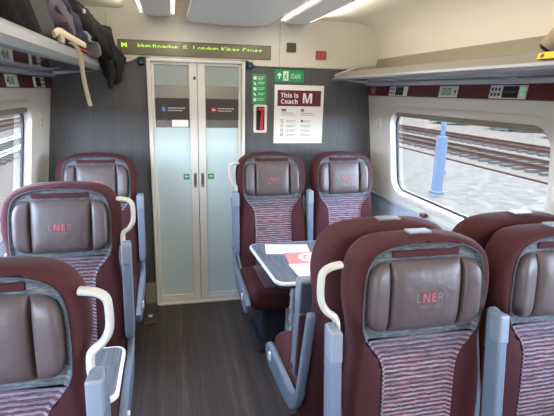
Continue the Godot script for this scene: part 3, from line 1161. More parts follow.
# o: facing (+1 towards the viewer, -1 towards the end wall), aisle (side of handle and latch, seen from the seat's own axes),
# arms (sides with a raised armrest), shells (sides with a grey shell), arm_at, wide, handle, tab
func seat(label: String, x: float, z: float, o: Dictionary) -> Node3D:
	var t := thing("train_seat", label, "seat", Vector3(x, 0, z))
	var aisle: float = o.get("aisle", 1.0)
	recline = o.get("recline", 0.2)
	if o.get("facing", 1.0) < 0.0:
		t.rotation.y = PI
	t.scale = Vector3(o.get("wide", 1.0), 1, 1)
	mi("backrest", seat_mesh("backrest"), M.plush, t)
	mi("back_panel", seat_mesh("back_panel"), M.stripe, t)
	var hp := mi("headrest_panel", seat_mesh("headrest_panel"), M.weave, t)
	mi("piping", seat_mesh("piping"), M.piping, hp)
	var pw := mi("headrest_pillow", seat_mesh("pillow"), M.leather, t)
	for s in [-1.0, 1.0]:
		var wn := mi("pillow_wing", seat_mesh("wing"), M.leather, pw)
		if s < 0.0:
			wn.mesh = mirrored("wing")
	# embroidered mark: four letters, the middle two bold on a dark patch
	var zp := zf(1.145) + 0.0855
	var tilt := Basis(Vector3.RIGHT, -recline)
	var lp := mi("logo_patch", seat_mesh("logo_plate"), M.logo_dark, pw)
	lp.transform = Transform3D(tilt, Vector3(0, 1.147, zp) - tilt * Vector3(0, 1.115, 0))
	lettering("logo_letters", "NE", 0.040, Vector3(-0.001, 1.147, zp + 0.0012), M.logo_pink, pw, "Droid Sans", 700, tilt)
	lettering("logo_letters", "L", 0.040, Vector3(-0.042, 1.147, zp), M.logo_dim, pw, "Droid Sans", 400, tilt)
	lettering("logo_letters", "R", 0.040, Vector3(0.039, 1.147, zp), M.logo_dim, pw, "Droid Sans", 400, tilt)
	lettering("logo_small_print", "FIRST CLASS", 0.015, Vector3(0.0, 1.120, zp + 0.0055), M.logo_small, pw, "Droid Sans", 400, tilt)
	mi("pillow_strap", seat_mesh("pillow_strap"), M.plush, t)
	var cu := mi("cushion", seat_mesh("cushion"), M.plush, t)
	mi("cushion_panel", seat_mesh("cushion_panel"), M.stripe, cu)
	for s in o.get("shells", [-1.0, 1.0]):
		var ss := mi("side_shell", seat_mesh("side_shell"), M.arm_grey, t)
		ss.position.x = s * 0.279
		if s == aisle:
			var la := mi("latch", seat_mesh("latch"), M.metal_light, ss)
			la.position.x = s * 0.02
	for at in o.get("arms", [aisle * 0.287]):
		var s := signf(at)
		var am := mi("armrest", seat_mesh("armrest"), M.arm_grey, t)
		am.position = Vector3(at, o.get("arm_up", 0.0), 0)
		am.scale.x = o.get("arm_wide", 1.0)
		mi("armrest_face", seat_mesh("armrest_face"), M.arm_grey, am)
		mi("armrest_cap", seat_mesh("armrest_cap"), M.arm_cap, am)
		mi("armrest_pad", seat_mesh("armrest_pad"), M.plush, am)
		mi("armrest_block", seat_mesh("armrest_block"), M.arm_dark, am)
		var pv := mi("pivot_bolt", seat_mesh("pivot"), M.dark_plastic, am)
		pv.position.x = 0.0 if s > 0 else -0.045
	if o.get("handle", true):
		var h := mi("grab_handle", seat_mesh("handle") if aisle > 0 else mirrored("handle"), M.handle, t)
		h.set_meta("label", "cream grab handle")
		h.position.x = o.get("handle_out", 0.0) * aisle
	if o.get("tab", false):
		mi("top_tab", seat_mesh("top_tab"), M.arm_cap, t)
	mi("pedestal", seat_mesh("pedestal"), M.pedestal, t)
	return t

func mirrored(k: String) -> ArrayMesh:
	var key := "%s:%f:mirrored" % [k, recline]
	if not cache.has(key):
		var a := seat_mesh(k).surface_get_arrays(0)
		var v: PackedVector3Array = a[Mesh.ARRAY_VERTEX]
		var n: PackedVector3Array = a[Mesh.ARRAY_NORMAL]
		for i in v.size():
			v[i].x = -v[i].x
			n[i].x = -n[i].x
		for i in range(0, v.size(), 3):
			var p := v[i]
			v[i] = v[i + 1]
			v[i + 1] = p
			var q := n[i]
			n[i] = n[i + 1]
			n[i + 1] = q
		a[Mesh.ARRAY_VERTEX] = v
		a[Mesh.ARRAY_NORMAL] = n
		var m := ArrayMesh.new()
		m.add_surface_from_arrays(Mesh.PRIMITIVE_TRIANGLES, a)
		cache[key] = m
	return cache[key]

func seats() -> void:
	seat("maroon single seat against the dark end wall, beside the door", -0.915, 0.34, {"handle": false})
	seat("maroon single seat in the middle of the single row, logo fully in view", -0.92, 1.40, {})
	seat("maroon single seat closest to the viewer, cut off by the picture edge below the bags", -0.905, 2.47, {"recline": 0.06})
	seat("maroon aisle seat behind the table, next to the glass doors", 0.328, 0.34, {"aisle": -1.0, "arms": [-0.282, 0.287]})
	seat("maroon window seat behind the table, below the coach letter poster", 0.900, 0.34, {"arms": [], "shells": [1.0], "handle": false, "wide": 0.95})
	seat("maroon aisle seat seen from its back, facing the table", 0.362, 2.17, {"facing": -1.0, "arms": [0.258], "arm_wide": 1.6, "handle": false, "tab": true})
	seat("maroon window seat seen from its back, below the platform window", 0.932, 2.17, {"facing": -1.0, "aisle": -1.0, "arms": [], "shells": [-1.0], "handle": false, "tab": true})
	seat("large maroon aisle seat facing the viewer with brightly striped back", 0.388, 2.41, {"aisle": -1.0, "arms": [-0.345, 0.255], "arm_up": 0.03, "arm_wide": 0.85, "handle_out": 0.05, "tab": true, "recline": 0.06, "wide": 0.965})
	seat("maroon window seat cut off by the right edge of the picture", 0.938, 2.41, {"arms": [], "shells": [1.0], "handle": false, "wide": 0.97, "tab": true, "recline": 0.06})


# ---------------------------------------------------------------- tables
func tables() -> void:
	var t := thing("table", "grey wood-grain table with pale edge between the facing paired seats", "table")
	var p := PackedVector2Array()
	for q in rrect(0.0, 0.64, 1.11, 1.355, 0.07, 5):
		p.append(Vector2(1.215 - q.x + 0.0, q.y))
	# the aisle end is a little skewed
	for i in p.size():
		p[i].x += (p[i].y - 0.64) * 0.07 * clampf((1.2 - p[i].x) / 1.0, 0, 1)
	var top := MB.new()
	top.extrude(MB.inset(p, 0.011), Vector3.ZERO, Vector3.RIGHT, Vector3.BACK, Vector3.UP, 0.70, 0.7215, 0.001)
	obj("tabletop", top, M.table_laminate, t, 30.0)
	var ed := MB.new()
	ed.extrude(p, Vector3.ZERO, Vector3.RIGHT, Vector3.BACK, Vector3.UP, 0.698, 0.720, 0.004)
	obj("edge_trim", ed, M.metal_light, t, 30.0)
	var un := MB.new()
	un.extrude(MB.inset(p, 0.03), Vector3.ZERO, Vector3.RIGHT, Vector3.BACK, Vector3.UP, 0.665, 0.699, 0.01)
	obj("under_tray", un, M.arm_dark, t, 30.0)
	# leg: two uprights with rungs between, on a foot
	for s in [-1.0, 1.0]:
		var lg := MB.new()
		lg.tube(smooth_path([Vector3(0.335, 0.67, 1.0 + s * 0.10), Vector3(0.335, 0.5, 1.0 + s * 0.06), Vector3(0.335, 0.25, 1.0 + s * 0.05), Vector3(0.335, 0.02, 1.0 + s * 0.09)]), [0.018], 10)
		obj("leg", lg, M.metal_rack, t, 50.0)
	for k in 5:
		var rg := MB.new()
		rg.tube(PackedVector3Array([Vector3(0.335, 0.12 + k * 0.09, 0.94), Vector3(0.335, 0.12 + k * 0.09, 1.06)]), [0.012], 8)
		obj("leg_rung", rg, M.metal_rack, t, 50.0)
	var ft := MB.new()
	ft.box(Vector3(0.335, 0.012, 1.0), Vector3(0.14, 0.024, 0.3), 0.008)
	obj("foot_plate", ft, M.metal_rack, t)
	# printed sheets on the table
	var sheets := [["sheet_of_paper", "white printed sheet on the table, nearer the end wall", Vector2(0.355, 0.80), Vector2(0.30, 0.19), -0.16, 0.7218, M.white], ["sheet_of_paper", "white printed sheet on the table, partly under the pink card", Vector2(0.45, 1.17), Vector2(0.30, 0.21), 0.06, 0.7218, M.white]]
	for s in sheets:
		var b := MB.new()
		b.box(Vector3.ZERO, Vector3(s[3].x, 0.0012, s[3].y))
		var o := obj(s[0], b, s[6])
		o.position = Vector3(s[2].x, s[5] + 0.0006, s[2].y)
		o.rotation.y = s[4]
		tag(o, s[1], "paper", "printed sheets on the table")
	var c := thing("menu_card", "pinkish red card with a white ring on the table", "card", Vector3(0.465, 0.7243, 0.985))
	c.rotation.y = -0.05
	var cb := MB.new()
	cb.box(Vector3.ZERO, Vector3(0.32, 0.0014, 0.21))
	obj("card_sheet", cb, M.paper_pink, c)
	var rg2 := MB.new()
	var ringp := []
	for q in [0.052, 0.078]:
		ringp.append(ring_flat(q, 0.0012))
	rg2.sheet(MB.strip(ringp, true), PackedVector2Array(), Vector3.UP)
	obj("ring_print", rg2, M.white, c)
	var dk := MB.new()
	dk.extrude(rrect(-0.03, -0.03, 0.03, 0.03, 0.0298, 8), Vector3(0.0, 0.0008, 0), Vector3.RIGHT, Vector3.BACK, Vector3.UP, 0.0, 0.0005)
	obj("centre_print", dk, M.white, c)
	# narrow table for the single seat in the middle
	var s2 := thing("side_table", "narrow grey table with white rim fixed behind the nearest single seat", "table")
	var p2 := rrect(-1.225, 1.86, -0.62, 2.215, 0.045, 5)
	var t2 := MB.new()
	t2.extrude(MB.inset(p2, 0.011), Vector3.ZERO, Vector3.RIGHT, Vector3.BACK, Vector3.UP, 0.70, 0.7215, 0.001)
	obj("tabletop", t2, M.table_laminate, s2, 30.0)
	var e2 := MB.new()
	e2.extrude(p2, Vector3.ZERO, Vector3.RIGHT, Vector3.BACK, Vector3.UP, 0.698, 0.720, 0.004)
	obj("edge_trim", e2, M.white, s2, 30.0)
	var k2 := MB.new()
	k2.extrude(PackedVector2Array([Vector2(-1.225, 0.70), Vector2(-0.75, 0.70), Vector2(-0.80, 0.67), Vector2(-1.225, 0.50)]), Vector3.ZERO, Vector3.RIGHT, Vector3.UP, Vector3.BACK, 2.02, 2.06, 0.005)
	obj("wall_bracket", k2, M.arm_dark, s2, 30.0)

func ring_flat(r: float, y: float) -> PackedVector3Array:
	var out := PackedVector3Array()
	for k in 32:
		out.append(Vector3(cos(TAU * k / 32) * r, y, sin(TAU * k / 32) * r))
	return out


# ---------------------------------------------------------------- bags on the single-seat rack
func lump(path: Array, radii: Array, squash: Vector2, amp: float, freq: float, sd: int, sides := 28, sub := 6) -> MB:
	var fn := noise(freq, sd, 3)
	var b := MB.new()
	var pts := smooth_path(path, sub)
	var rings := []
	var n := pts.size()
	for i in n:
		var t := float(i) / (n - 1) * (path.size() - 1)
		var k := mini(int(t), path.size() - 2)
		var r: float = lerpf(radii[k], radii[k + 1], smoothstep(0, 1, t - k))
		var d := (pts[mini(i + 1, n - 1)] - pts[maxi(i - 1, 0)]).normalized()
		var u := (Vector3.UP - d * d.y)
		if u.length() < 0.2:
			u = Vector3.RIGHT - d * d.x
		u = u.normalized()
		var w := d.cross(u)
		var ring := PackedVector3Array()
		for s in sides:
			var a := TAU * s / sides
			var q := u * cos(a) * squash.x + w * sin(a) * squash.y
			var p := pts[i] + q * r
			p += q * r * amp * fn.get_noise_3dv(p * 10.0) * 2.0
			if p.x < -0.86:  # lies on the shelf and against its lip
				p.y = maxf(p.y, 1.972 if p.x > -0.91 else 1.905)
			ring.append(p)
		rings.append(ring)
	b.loft(rings)
	return b

func luggage() -> void:
	# soft bag leaning over towards the viewer
	var g := thing("holdall", "large charcoal cloth holdall leaning on the rack over the single seats", "bag")
	var hb := MB.new()
	hb.box(Vector3(0, 0.17, 0), Vector3(0.14, 0.34, 0.44), 0.06, 6)
	var fn := noise(0.9, 71, 3)
	for i in hb.V.size():
		var v := hb.V[i]
		v += Vector3(1, 0.6, 1) * fn.get_noise_3dv(v * 6.0) * 0.035
		v.y = maxf(v.y, 0.0)
		hb.V[i] = Vector3(-0.99 + v.x, 1.905 + v.y, 1.18 + v.z + v.y * 1.35)
	obj("bag_body", hb, M.charcoal_cloth, g, 70.0)
	var seam := MB.new()
	seam.tube(smooth_path([Vector3(-0.917, 1.985, 1.12), Vector3(-0.914, 1.99, 1.3), Vector3(-0.917, 1.99, 1.55)]), [0.004], 8)
	obj("bag_seam", seam, M.black_cloth, g, 60.0)
	var j := thing("folded_jacket", "mauve-grey folded jacket wedged between the holdall and black backpack", "jacket")
	obj("jacket_body", lump([Vector3(-0.97, 1.93, 0.86), Vector3(-0.97, 2.0, 0.92), Vector3(-0.985, 2.11, 1.04), Vector3(-1.0, 2.2, 1.16), Vector3(-1.0, 2.26, 1.22)], [0.03, 0.09, 0.10, 0.08, 0.03], Vector2(0.75, 0.95), 0.25, 0.9, 73), M.mauve_cloth, j, 60.0)
	obj("jacket_fold", lump([Vector3(-0.905, 1.99, 0.93), Vector3(-0.905, 2.07, 1.04), Vector3(-0.925, 2.15, 1.14)], [0.015, 0.03, 0.015], Vector2(0.6, 1.0), 0.2, 0.9, 75, 16), M.mauve_cloth, j, 60.0)
	var nv := thing("navy_garment", "navy blue garment bundled beside the grey pouch on the rack", "clothing")
	obj("garment_body", lump([Vector3(-0.96, 1.93, 0.62), Vector3(-0.955, 1.99, 0.68), Vector3(-0.96, 2.09, 0.78), Vector3(-0.975, 2.18, 0.88), Vector3(-0.985, 2.24, 0.92)], [0.03, 0.085, 0.10, 0.08, 0.03], Vector2(0.8, 1.0), 0.25, 0.9, 77), M.navy_cloth, nv, 60.0)
	# black backpack drooping over the end of the rack
	var k := thing("backpack", "black backpack slumped over the end of the rack by the display", "backpack")
	obj("pack_body", lump([Vector3(-0.99, 2.25, 0.62), Vector3(-0.975, 2.23, 0.55), Vector3(-0.93, 2.16, 0.40), Vector3(-0.855, 2.07, 0.24), Vector3(-0.80, 1.95, 0.16), Vector3(-0.785, 1.85, 0.15), Vector3(-0.785, 1.80, 0.15)], [0.02, 0.07, 0.10, 0.112, 0.10, 0.06, 0.02], Vector2(0.9, 0.95), 0.22, 0.9, 79, 32), M.black_cloth, k, 60.0)
	var flap := lump([Vector3(-0.835, 2.12, 0.33), Vector3(-0.80, 2.02, 0.27), Vector3(-0.79, 1.90, 0.25), Vector3(-0.80, 1.80, 0.24), Vector3(-0.80, 1.77, 0.24)], [0.02, 0.045, 0.055, 0.035, 0.012], Vector2(0.5, 1.0), 0.2, 1.0, 81, 20)
	obj("pack_flap", flap, M.black_cloth, k, 60.0)
	for q in 2:
		var s := MB.new()
		s.tube(smooth_path([Vector3(-0.93 + q * 0.02, 2.255 - q * 0.05, 0.43 + q * 0.03), Vector3(-0.845, 2.17 - q * 0.06, 0.30 + q * 0.06), Vector3(-0.765, 2.03 - q * 0.06, 0.20 + q * 0.06), Vector3(-0.74, 1.92, 0.19 + q * 0.08)]), [0.012], 8, 0.4, Vector3(1, 0.5, 0))
		obj("shoulder_strap", s, M.dark_plastic, k, 60.0)
	var bk := MB.new()
	bk.box(Vector3(-0.90, 2.225, 0.52), Vector3(0.03, 0.03, 0.04), 0.008)
	obj("pale_buckle", bk, M.handle, k)
	var pc := thing("pouch", "small grey pouch against the backpack at the rack edge", "pouch")
	obj("pouch_body", lump([Vector3(-0.885, 1.955, 0.53), Vector3(-0.88, 1.98, 0.55), Vector3(-0.885, 2.04, 0.57), Vector3(-0.895, 2.09, 0.57), Vector3(-0.90, 2.105, 0.57)], [0.02, 0.075, 0.085, 0.07, 0.02], Vector2(0.35, 1.0), 0.06, 0.6, 83, 24), M.grey_cloth, pc, 60.0)
	# cream strap: a bar along the rack edge and a long end hanging down
	var w := thing("luggage_strap", "cream webbing strap hanging down from the rack of bags", "strap")
	var bar := MB.new()
	bar.tube(smooth_path([Vector3(-0.885, 1.998, 1.42), Vector3(-0.875, 2.018, 1.35), Vector3(-0.868, 2.012, 1.15), Vector3(-0.862, 2.008, 0.78)]), [0.016], 10, 0.5, Vector3(1, 0, 0))
	obj("strap_bar", bar, M.webbing, w, 50.0)
	var cl := MB.new()
	cl.box(Vector3(-0.872, 1.988, 1.345), Vector3(0.022, 0.045, 0.06), 0.008)
	obj("strap_clip", cl, M.handle, w)
	var hang := MB.new()
	hang.tube(smooth_path([Vector3(-0.872, 1.985, 1.18), Vector3(-0.845, 1.975, 1.17), Vector3(-0.828, 1.93, 1.165), Vector3(-0.823, 1.86, 1.16), Vector3(-0.816, 1.78, 1.155), Vector3(-0.800, 1.685, 1.15)]), [0.004], 10, 3.4, Vector3(1, 0, 0.6).normalized())
	obj("strap_tail", hang, M.webbing, w, 50.0)
	var rc := MB.new()
	rc.tube(smooth_path([Vector3(-0.862, 1.976, 1.0), Vector3(-0.860, 1.976, 0.6), Vector3(-0.86, 1.97, 0.3)]), [0.006], 8)
	tag(obj("red_cord", rc, M.red, null, 50.0), "thin red cord lying along the rack edge under the pouch", "cord")


# ---------------------------------------------------------------- signs and small fittings
func plate(parent: Node, called: String, x0: float, y0: float, x1: float, y1: float, z0: float, z1: float, m: Material, r := 0.004) -> MeshInstance3D:
	var b := MB.new()
	b.extrude(rrect(x0, y0, x1, y1, r, 3), Vector3.ZERO, Vector3.RIGHT, Vector3.UP, Vector3.BACK, z0, z1)
	return obj(called, b, m, parent, 30.0)

const FONT := {
	"M": ["10001", "11011", "10101", "10101", "10001", "10001", "10001"], "H": ["10001", "10001", "10001", "11111", "10001", "10001", "10001"],
	"u": ["0000", "0000", "1001", "1001", "1001", "1001", "0111"], "n": ["0000", "0000", "1110", "1001", "1001", "1001", "1001"],
	"t": ["010", "010", "111", "010", "010", "010", "001"], "i": ["1", "0", "1", "1", "1", "1", "1"], "g": ["0000", "0000", "0111", "1001", "0111", "0001", "0110"],
	"d": ["0001", "0001", "0111", "1001", "1001", "1001", "0111"], "o": ["0000", "0000", "0110", "1001", "1001", "1001", "0110"],
	"&": ["01100", "10010", "10100", "01000", "10101", "10010", "01101"], "L": ["1000", "1000", "1000", "1000", "1000", "1000", "1111"],
	"K": ["10001", "10010", "10100", "11000", "10100", "10010", "10001"], "s": ["0000", "0000", "0111", "1000", "0110", "0001", "1110"],
	"C": ["01110", "10001", "10000", "10000", "10000", "10001", "01110"], "r": ["000", "000", "101", "110", "100", "100", "100"], " ": ["00", "00", "00", "00", "00", "00", "00"],
}

func fittings() -> void:
	# scrolling display, only the upper rows of the words lit
	var d := thing("display", "long dark passenger display with bright green dot letters above the doors", "display", Vector3(-0.188, 2.07, 0.022))
	var cols := 208
	var rows := 20
	var lit := {}
	var put := func(s: String, at: int, row: int, most: int) -> void:
		var cx := at
		for ch in s:
			var gl: Array = FONT[ch]
			for r in most:
				for k in gl[r].length():
					if gl[r][k] == "1":
						lit[Vector2i(cx + k, row + r)] = true
			cx += gl[0].length() + 1
	put.call("M", 4, 4, 6)
	put.call("M", 5, 4, 6)
	put.call("Huntingdon", 22, 4, 5)
	put.call("&", 74, 4, 5)
	put.call("London Kings Cross", 86, 4, 5)
	# stretched sideways so the words fill the length seen
	var im := Image.create(cols * 4, rows * 4, false, Image.FORMAT_RGB8)
	im.fill(Color.BLACK)
	for p in lit:
		var sx := int(p.x * 1.16)
		im.fill_rect(Rect2i(sx * 4, p.y * 4, 4, 4), col(170, 255, 20))
		if int((p.x + 1) * 1.16) - sx > 1:
			im.fill_rect(Rect2i(sx * 4 + 4, p.y * 4, 3, 4), col(120, 220, 10))
	var lm := mat("display_face", col(122, 113, 94), 0.2)
	lm.emission_enabled = true
	lm.emission = Color.BLACK
	lm.emission_texture = ImageTexture.create_from_image(im)
	lm.emission_energy_multiplier = 1.2
	plate(d, "display_housing", -0.57, -0.053, 0.57, 0.053, -0.02, 0.004, M.sensor_dark, 0.004)
	print_quad("display_face", Vector3(-0.565, -0.048, 0.0048), Vector3(1.13, 0, 0), Vector3(0, 0.096, 0), lm, d)
	# small sensors on the bulkhead and beside the door head
	tag(plate(null, "loudspeaker", 0.507, 2.083, 0.583, 2.153, 0.018, 0.030, M.sensor_dark), "small dark square panel on the bulkhead", "panel")
	tag(plate(null, "alarm_sounder", 0.749, 2.037, 0.837, 2.103, 0.018, 0.030, M.sensor_red), "small red square panel on the bulkhead", "panel")
	for q in [[-0.60, "small dark camera at the door head on the single-seat side"], [0.215, "small dark camera at the door head on the table side"]]:
		var t := thing("door_camera", q[1], "camera", Vector3(q[0], 1.972, 0.0), "cameras beside the door head")
		var b := MB.new()
		b.box(Vector3(0, 0, 0.016), Vector3(0.05, 0.05, 0.034), 0.012, 3)
		obj("camera_body", b, M.dark_plastic, t)
		var l := MB.new()
		l.extrude(rrect(-0.009, -0.009, 0.009, 0.009, 0.0088, 5), Vector3(0, -0.004, 0.033), Vector3.RIGHT, Vector3.UP, Vector3.BACK, 0.0, 0.003)
		obj("lens", l, M.blue, t)

	# green exit sign
	var ex := thing("exit_sign", "green exit sign with white arrow and running figure above the poster", "sign", Vector3(0.541, 1.903, 0.0))
	plate(ex, "sign_plate", -0.119, -0.046, 0.119, 0.046, 0.0, 0.006, M.green, 0.006)
	var ar := MB.new()
	ar.extrude(PackedVector2Array([Vector2(-0.005, -0.024), Vector2(-0.005, 0.006), Vector2(-0.017, -0.004), Vector2(-0.017, 0.008), Vector2(0, 0.026), Vector2(0.017, 0.008), Vector2(0.017, -0.004), Vector2(0.005, 0.006), Vector2(0.005, -0.024)]), Vector3(-0.083, 0, 0), Vector3.RIGHT, Vector3.UP, Vector3.BACK, 0.006, 0.0072)
	obj("arrow", ar, M.white, ex)
	plate(ex, "doorway_mark", -0.05, -0.036, -0.008, 0.036, 0.006, 0.0068, M.white, 0.001)
	var mn := MB.new()
	for seg in [[Vector2(-0.028, 0.008), Vector2(-0.031, -0.010), 0.006], [Vector2(-0.031, -0.010), Vector2(-0.020, -0.020), 0.004], [Vector2(-0.020, -0.020), Vector2(-0.021, -0.032), 0.004], [Vector2(-0.031, -0.010), Vector2(-0.036, -0.022), 0.004], [Vector2(-0.036, -0.022), Vector2(-0.046, -0.024), 0.004], [Vector2(-0.028, 0.006), Vector2(-0.018, -0.003), 0.003], [Vector2(-0.029, 0.006), Vector2(-0.042, 0.0), 0.003]]:
		mn.tube(PackedVector3Array([Vector3(seg[0].x, seg[0].y, 0.0068), Vector3(seg[1].x, seg[1].y, 0.0068)]), [seg[2]], 6, 0.15, Vector3.BACK)
	mn.extrude(rrect(-0.006, -0.006, 0.006, 0.006, 0.0058, 4), Vector3(-0.025, 0.019, 0.0068), Vector3.RIGHT, Vector3.UP, Vector3.BACK, 0.0, 0.0006)
	obj("running_figure", mn, M.green, ex)
	lettering("sign_words", "Exit", 0.05, Vector3(0.055, 0.0, 0.0065), M.white, ex)

	# tall green safety notice
	var gn := thing("safety_notice", "tall narrow green safety notice with white symbols beside the door", "sign", Vector3(0.2955, 1.7955, 0.0))
	plate(gn, "sign_plate", -0.058, -0.114, 0.058, 0.114, 0.0, 0.005, M.green, 0.004)
	var nl := MB.new()
	for k in 5:
		var y := 0.085 - k * 0.042
		if k % 2 == 0:
			nl.box(Vector3(-0.034, y, 0.0053), Vector3(0.024, 0.024, 0.0008))
		else:
			nl.extrude(PackedVector2Array([Vector2(-0.012, 0.01), Vector2(0.0, 0.012), Vector2(0.012, -0.012), Vector2(-0.004, -0.01)]), Vector3(-0.034, y, 0.0050), Vector3.RIGHT, Vector3.UP, Vector3.BACK, 0.0, 0.0008)
		for r in (3 if k == 0 else 2):
			nl.box(Vector3(0.016 - r * 0.004, y + 0.009 - r * 0.011, 0.0052), Vector3(0.056 - r * 0.008, 0.0032, 0.0006))
	obj("white_print", nl, M.white, gn)

	# hammer in its case
	var hc := thing("hammer_case", "pale open case holding a red emergency hammer under the green notice", "hammer case", Vector3(0.307, 1.564, 0.0))
	plate(hc, "case_frame", -0.055, -0.112, 0.055, 0.112, 0.0, 0.012, M.metal_light, 0.012)
	plate(hc, "case_recess", -0.034, -0.092, 0.034, 0.095, 0.012, 0.0135, M.black, 0.01)
	var hm := thing("emergency_hammer", "red emergency hammer held in the pale wall case", "hammer", Vector3(0.307, 1.564, 0.0))
	var hh := MB.new()
	hh.tube(smooth_path([Vector3(0.004, -0.085, 0.024), Vector3(0.006, -0.04, 0.026), Vector3(0.01, 0.03, 0.026), Vector3(0.012, 0.06, 0.026)]), [0.016, 0.015, 0.012], 10)
	obj("hammer_grip", hh, M.red, hm, 50.0)
	var hk := MB.new()
	hk.tube(PackedVector3Array([Vector3(-0.026, 0.068, 0.026), Vector3(-0.01, 0.072, 0.026), Vector3(0.022, 0.074, 0.026), Vector3(0.03, 0.07, 0.026)]), [0.006, 0.014, 0.014, 0.006], 10)
	obj("hammer_head", hk, M.red, hm, 50.0)

	# coach letter poster
	var po := thing("coach_poster", "white poster reading This is Coach M on the dark end wall", "poster", Vector3(0.6305, 1.6, 0.0))
	plate(po, "frame", -0.208, -0.234, 0.208, 0.234, 0.0, 0.008, M.white, 0.004)
	plate(po, "title_block", -0.184, 0.067, 0.184, 0.193, 0.008, 0.0092, M.poster_maroon, 0.002)
	lettering("title_words", "This is", 0.050, Vector3(-0.158, 0.152, 0.0092), M.white, po, "Droid Sans", 700, Basis(), HORIZONTAL_ALIGNMENT_LEFT)
	lettering("title_words", "Coach", 0.050, Vector3(-0.158, 0.103, 0.0092), M.white, po, "Droid Sans", 700, Basis(), HORIZONTAL_ALIGNMENT_LEFT)
	lettering("coach_letter", "M", 0.108, Vector3(0.07, 0.129, 0.0092), M.white, po, "Droid Sans", 700)
	var g := MB.new()
	var lg := MB.new()
	for c in 2:
		var x0 := -0.15 + c * 0.165
		for k in 3:
			g.box(Vector3(x0 + 0.008 + k * 0.014, 0.035, 0.0085), Vector3(0.011, 0.02, 0.001)) if k < 3 - c else g.box(Vector3(x0 + 0.008, 0.035, 0.0085), Vector3(0.011, 0.02, 0.001))
		lg.box(Vector3(x0 + 0.05, 0.012, 0.0085), Vector3(0.1, 0.004, 0.001))
		lg.box(Vector3(x0 + 0.06, -0.004, 0.0085), Vector3(0.12, 0.003, 0.001))
		for k in 4:
			lg.box(Vector3(x0 + 0.085 - c * 0.04, -0.05 - k * 0.037, 0.0085), Vector3(0.09, 0.003, 0.001))
			lg.box(Vector3(x0 + 0.075 - c * 0.03, -0.06 - k * 0.037, 0.0085), Vector3(0.07, 0.003, 0.001))
	g.extrude(rrect(-0.01, -0.01, 0.01, 0.01, 0.0098, 4), Vector3(0.028, -0.052, 0.008), Vector3.RIGHT, Vector3.UP, Vector3.BACK, 0.0, 0.001)
	obj("dark_print", g, M.arm_dark, po)
	obj("fine_print", lg, M.lip_face, po)
	for k in 4:
		var ic := MB.new()
		ic.box(Vector3(-0.142, -0.052 - k * 0.037, 0.0085), Vector3(0.02, 0.02, 0.001))
		ic.V.clear()
		ic.T.clear()
		for e in [[-0.009, 0, 0.004, 0.022], [0.009, 0, 0.004, 0.022], [0, 0.009, 0.018, 0.004], [0, -0.009, 0.018, 0.004]]:
			ic.box(Vector3(-0.142 + e[0], -0.052 - k * 0.037 + e[1], 0.0085), Vector3(e[2], e[3], 0.001))
		obj("symbol_print", ic, [M.logo_dim, M.paper_pink, M.sensor_red, M.arm_dark][k], po)

	# seat reservation displays and exit stickers in the maroon bands
	for s in [-1.0, 1.0]:
		var list := [[0.222, 0.486, 0], [0.794, 0.999, 1]] if s < 0 else [[0.405, 0.682, 0], [1.078, 1.270, 1], [1.546, 1.808, 2]]
		for q in list:
			band_plate(s, q[0], q[1], q[2])
	var wq := thing("alarm_sticker", "small red sticker with a white zigzag at the wall end of the maroon band", "sticker", Vector3(1.2285, 1.803, 0.115))
	var wb := MB.new()
	wb.box(Vector3(0, 0, 0), Vector3(0.003, 0.06, 0.10), 0.0, 0, Basis(Vector3.BACK, -0.13))
	obj("sticker_sheet", wb, M.sensor_red, wq)
	var wz := MB.new()
	wz.tube(PackedVector3Array([Vector3(-0.003, 0.018, -0.035), Vector3(-0.003, -0.018, -0.018), Vector3(-0.003, 0.012, 0.0), Vector3(-0.003, -0.018, 0.018), Vector3(-0.003, 0.018, 0.035)]), [0.005], 6, 0.2, Vector3.RIGHT)
	obj("zigzag_print", wz, M.white, wq)

	# coat hooks
	for s in [-1.0, 1.0]:
		var hkz := 0.22 if s > 0 else 0.28
		var t := thing("coat_hook", "slim coat hook on the pale panel at the %s window" % ("platform-side" if s > 0 else "single-seat"), "hook", Vector3(s * (1.228 + lean(1.553)), 1.553, hkz))
		plate_side(t, "hook_plate", s, M.metal_light)
		var hb := MB.new()
		hb.tube(smooth_path([Vector3(-s * 0.004, 0.03, 0), Vector3(-s * 0.014, 0.0, 0), Vector3(-s * 0.016, -0.03, 0), Vector3(-s * 0.004, -0.034, 0)]), [0.004], 8)
		obj("hook_arm", hb, M.silver, t, 50.0)
	var lt := MB.new()
	lt.box(Vector3(1.305, 0.96, 0.92), Vector3(0.03, 0.03, 0.06), 0.008)
	tag(obj("ledge_socket", lt, M.logo_dark), "small dark socket cover on the ledge below the platform window", "socket")
	# floor plate with a stud by the door
	var fp := thing("floor_plate", "grey metal floor plate with a round stud beside the door", "plate", Vector3(-0.612, 0.0, 0.19))
	var fb := MB.new()
	fb.box(Vector3(0, 0.01, 0), Vector3(0.10, 0.02, 0.34), 0.006)
	obj("plate_sheet", fb, M.sensor_dark, fp)
	var fs := MB.new()
	fs.extrude(rrect(-0.025, -0.025, 0.025, 0.025, 0.0248, 6), Vector3(0, 0.018, 0.06), Vector3.RIGHT, Vector3.BACK, Vector3.UP, 0.0, 0.012, 0.004)
	obj("stud", fs, M.silver, fp, 40.0)

func plate_side(parent: Node, called: String, s: float, m: Material) -> void:
	var b := MB.new()
	b.box(Vector3(-s * 0.003, 0, 0), Vector3(0.006, 0.10, 0.022), 0.0025)
	obj(called, b, m, parent)

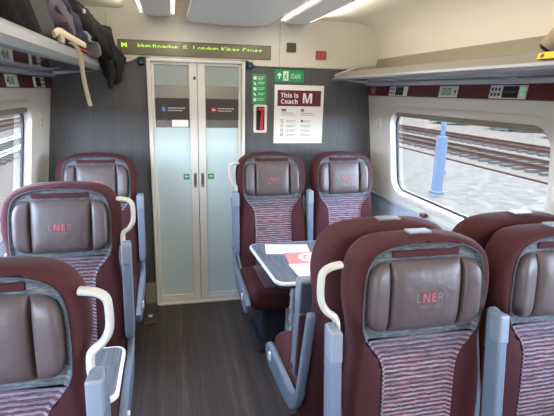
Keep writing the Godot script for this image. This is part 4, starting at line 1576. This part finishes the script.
func band_plate(s: float, z0: float, z1: float, kind: int) -> void:
	var names := ["seat_reservation_display", "exit_sticker", "seat_reservation_display"]
	var where := "single-seat" if s < 0 else "platform-side"
	var labels := ["white seat number panel with a dark screen, %s band by the end wall" % where, "white sticker with green exit symbols in the %s band" % where, "white seat number panel with dark screen, middle of the platform-side band"]
	var t := thing(names[kind], labels[kind], "sticker" if kind == 1 else "display", Vector3(s * 1.2275, 1.803, 0), "" if kind == 1 else "seat number displays")
	var b := Basis(Vector3.BACK, -0.13 * s)
	t.basis = b
	var sh := MB.new()
	var c := (z0 + z1) / 2
	sh.box(Vector3(0, 0, c), Vector3(0.006, 0.066, z1 - z0), 0.002, 1)
	obj("panel_plate", sh, M.white, t)
	var x := -s * 0.0035
	var w := z1 - z0
	if kind == 1:
		var g := MB.new()
		for k in 2:
			var gz := c + s * (-0.032 + k * 0.055) * w / 0.21 - s * 0.012
			for e in [[0, 0.017, 0.036, 0.006], [0, -0.017, 0.036, 0.006], [-0.016, 0, 0.006, 0.04], [0.016, 0, 0.006, 0.04], [0.002, 0, 0.008, 0.024]]:
				g.box(Vector3(x, e[1], gz + e[0]), Vector3(0.001, e[3], e[2]))
		obj("green_print", g, M.green, t)
		var a := MB.new()
		a.extrude(PackedVector2Array([Vector2(-0.009, 0), Vector2(0.009, 0.012), Vector2(0.009, -0.012)]), Vector3(x, 0, c + 0.36 * w), Vector3(0, 0, 1), Vector3.UP, Vector3.RIGHT, -0.0006, 0.0006)
		obj("arrow_print", a, M.arm_dark, t)
	else:
		var sc := MB.new()
		var z2 := z0 + w * 0.38
		var z3 := z0 + w * 0.80
		sc.box(Vector3(x, 0, (z2 + z3) / 2), Vector3(0.002, 0.056, z3 - z2))
		obj("dark_screen", sc, M.black, t)
		var ln := MB.new()
		ln.box(Vector3(x - s * 0.001, 0.0, (z2 + z3) / 2), Vector3(0.001, 0.0025, z3 - z2 - 0.01))
		obj("screen_divider", ln, M.arm_cap, t)
		var pr := MB.new()
		for i in 3:
			for j in 2:
				pr.box(Vector3(x, 0.013 - j * 0.026, z0 + w * (0.08 + 0.10 * i)), Vector3(0.001, 0.016, w * 0.05))
		obj("number_print", pr, M.arm_dark, t)
		var gr := MB.new()
		for j in 2:
			gr.box(Vector3(x, 0.013 - j * 0.026, z0 + w * 0.90), Vector3(0.0015, 0.012, 0.014))
		obj("status_light", gr, M.reading_lit, t)
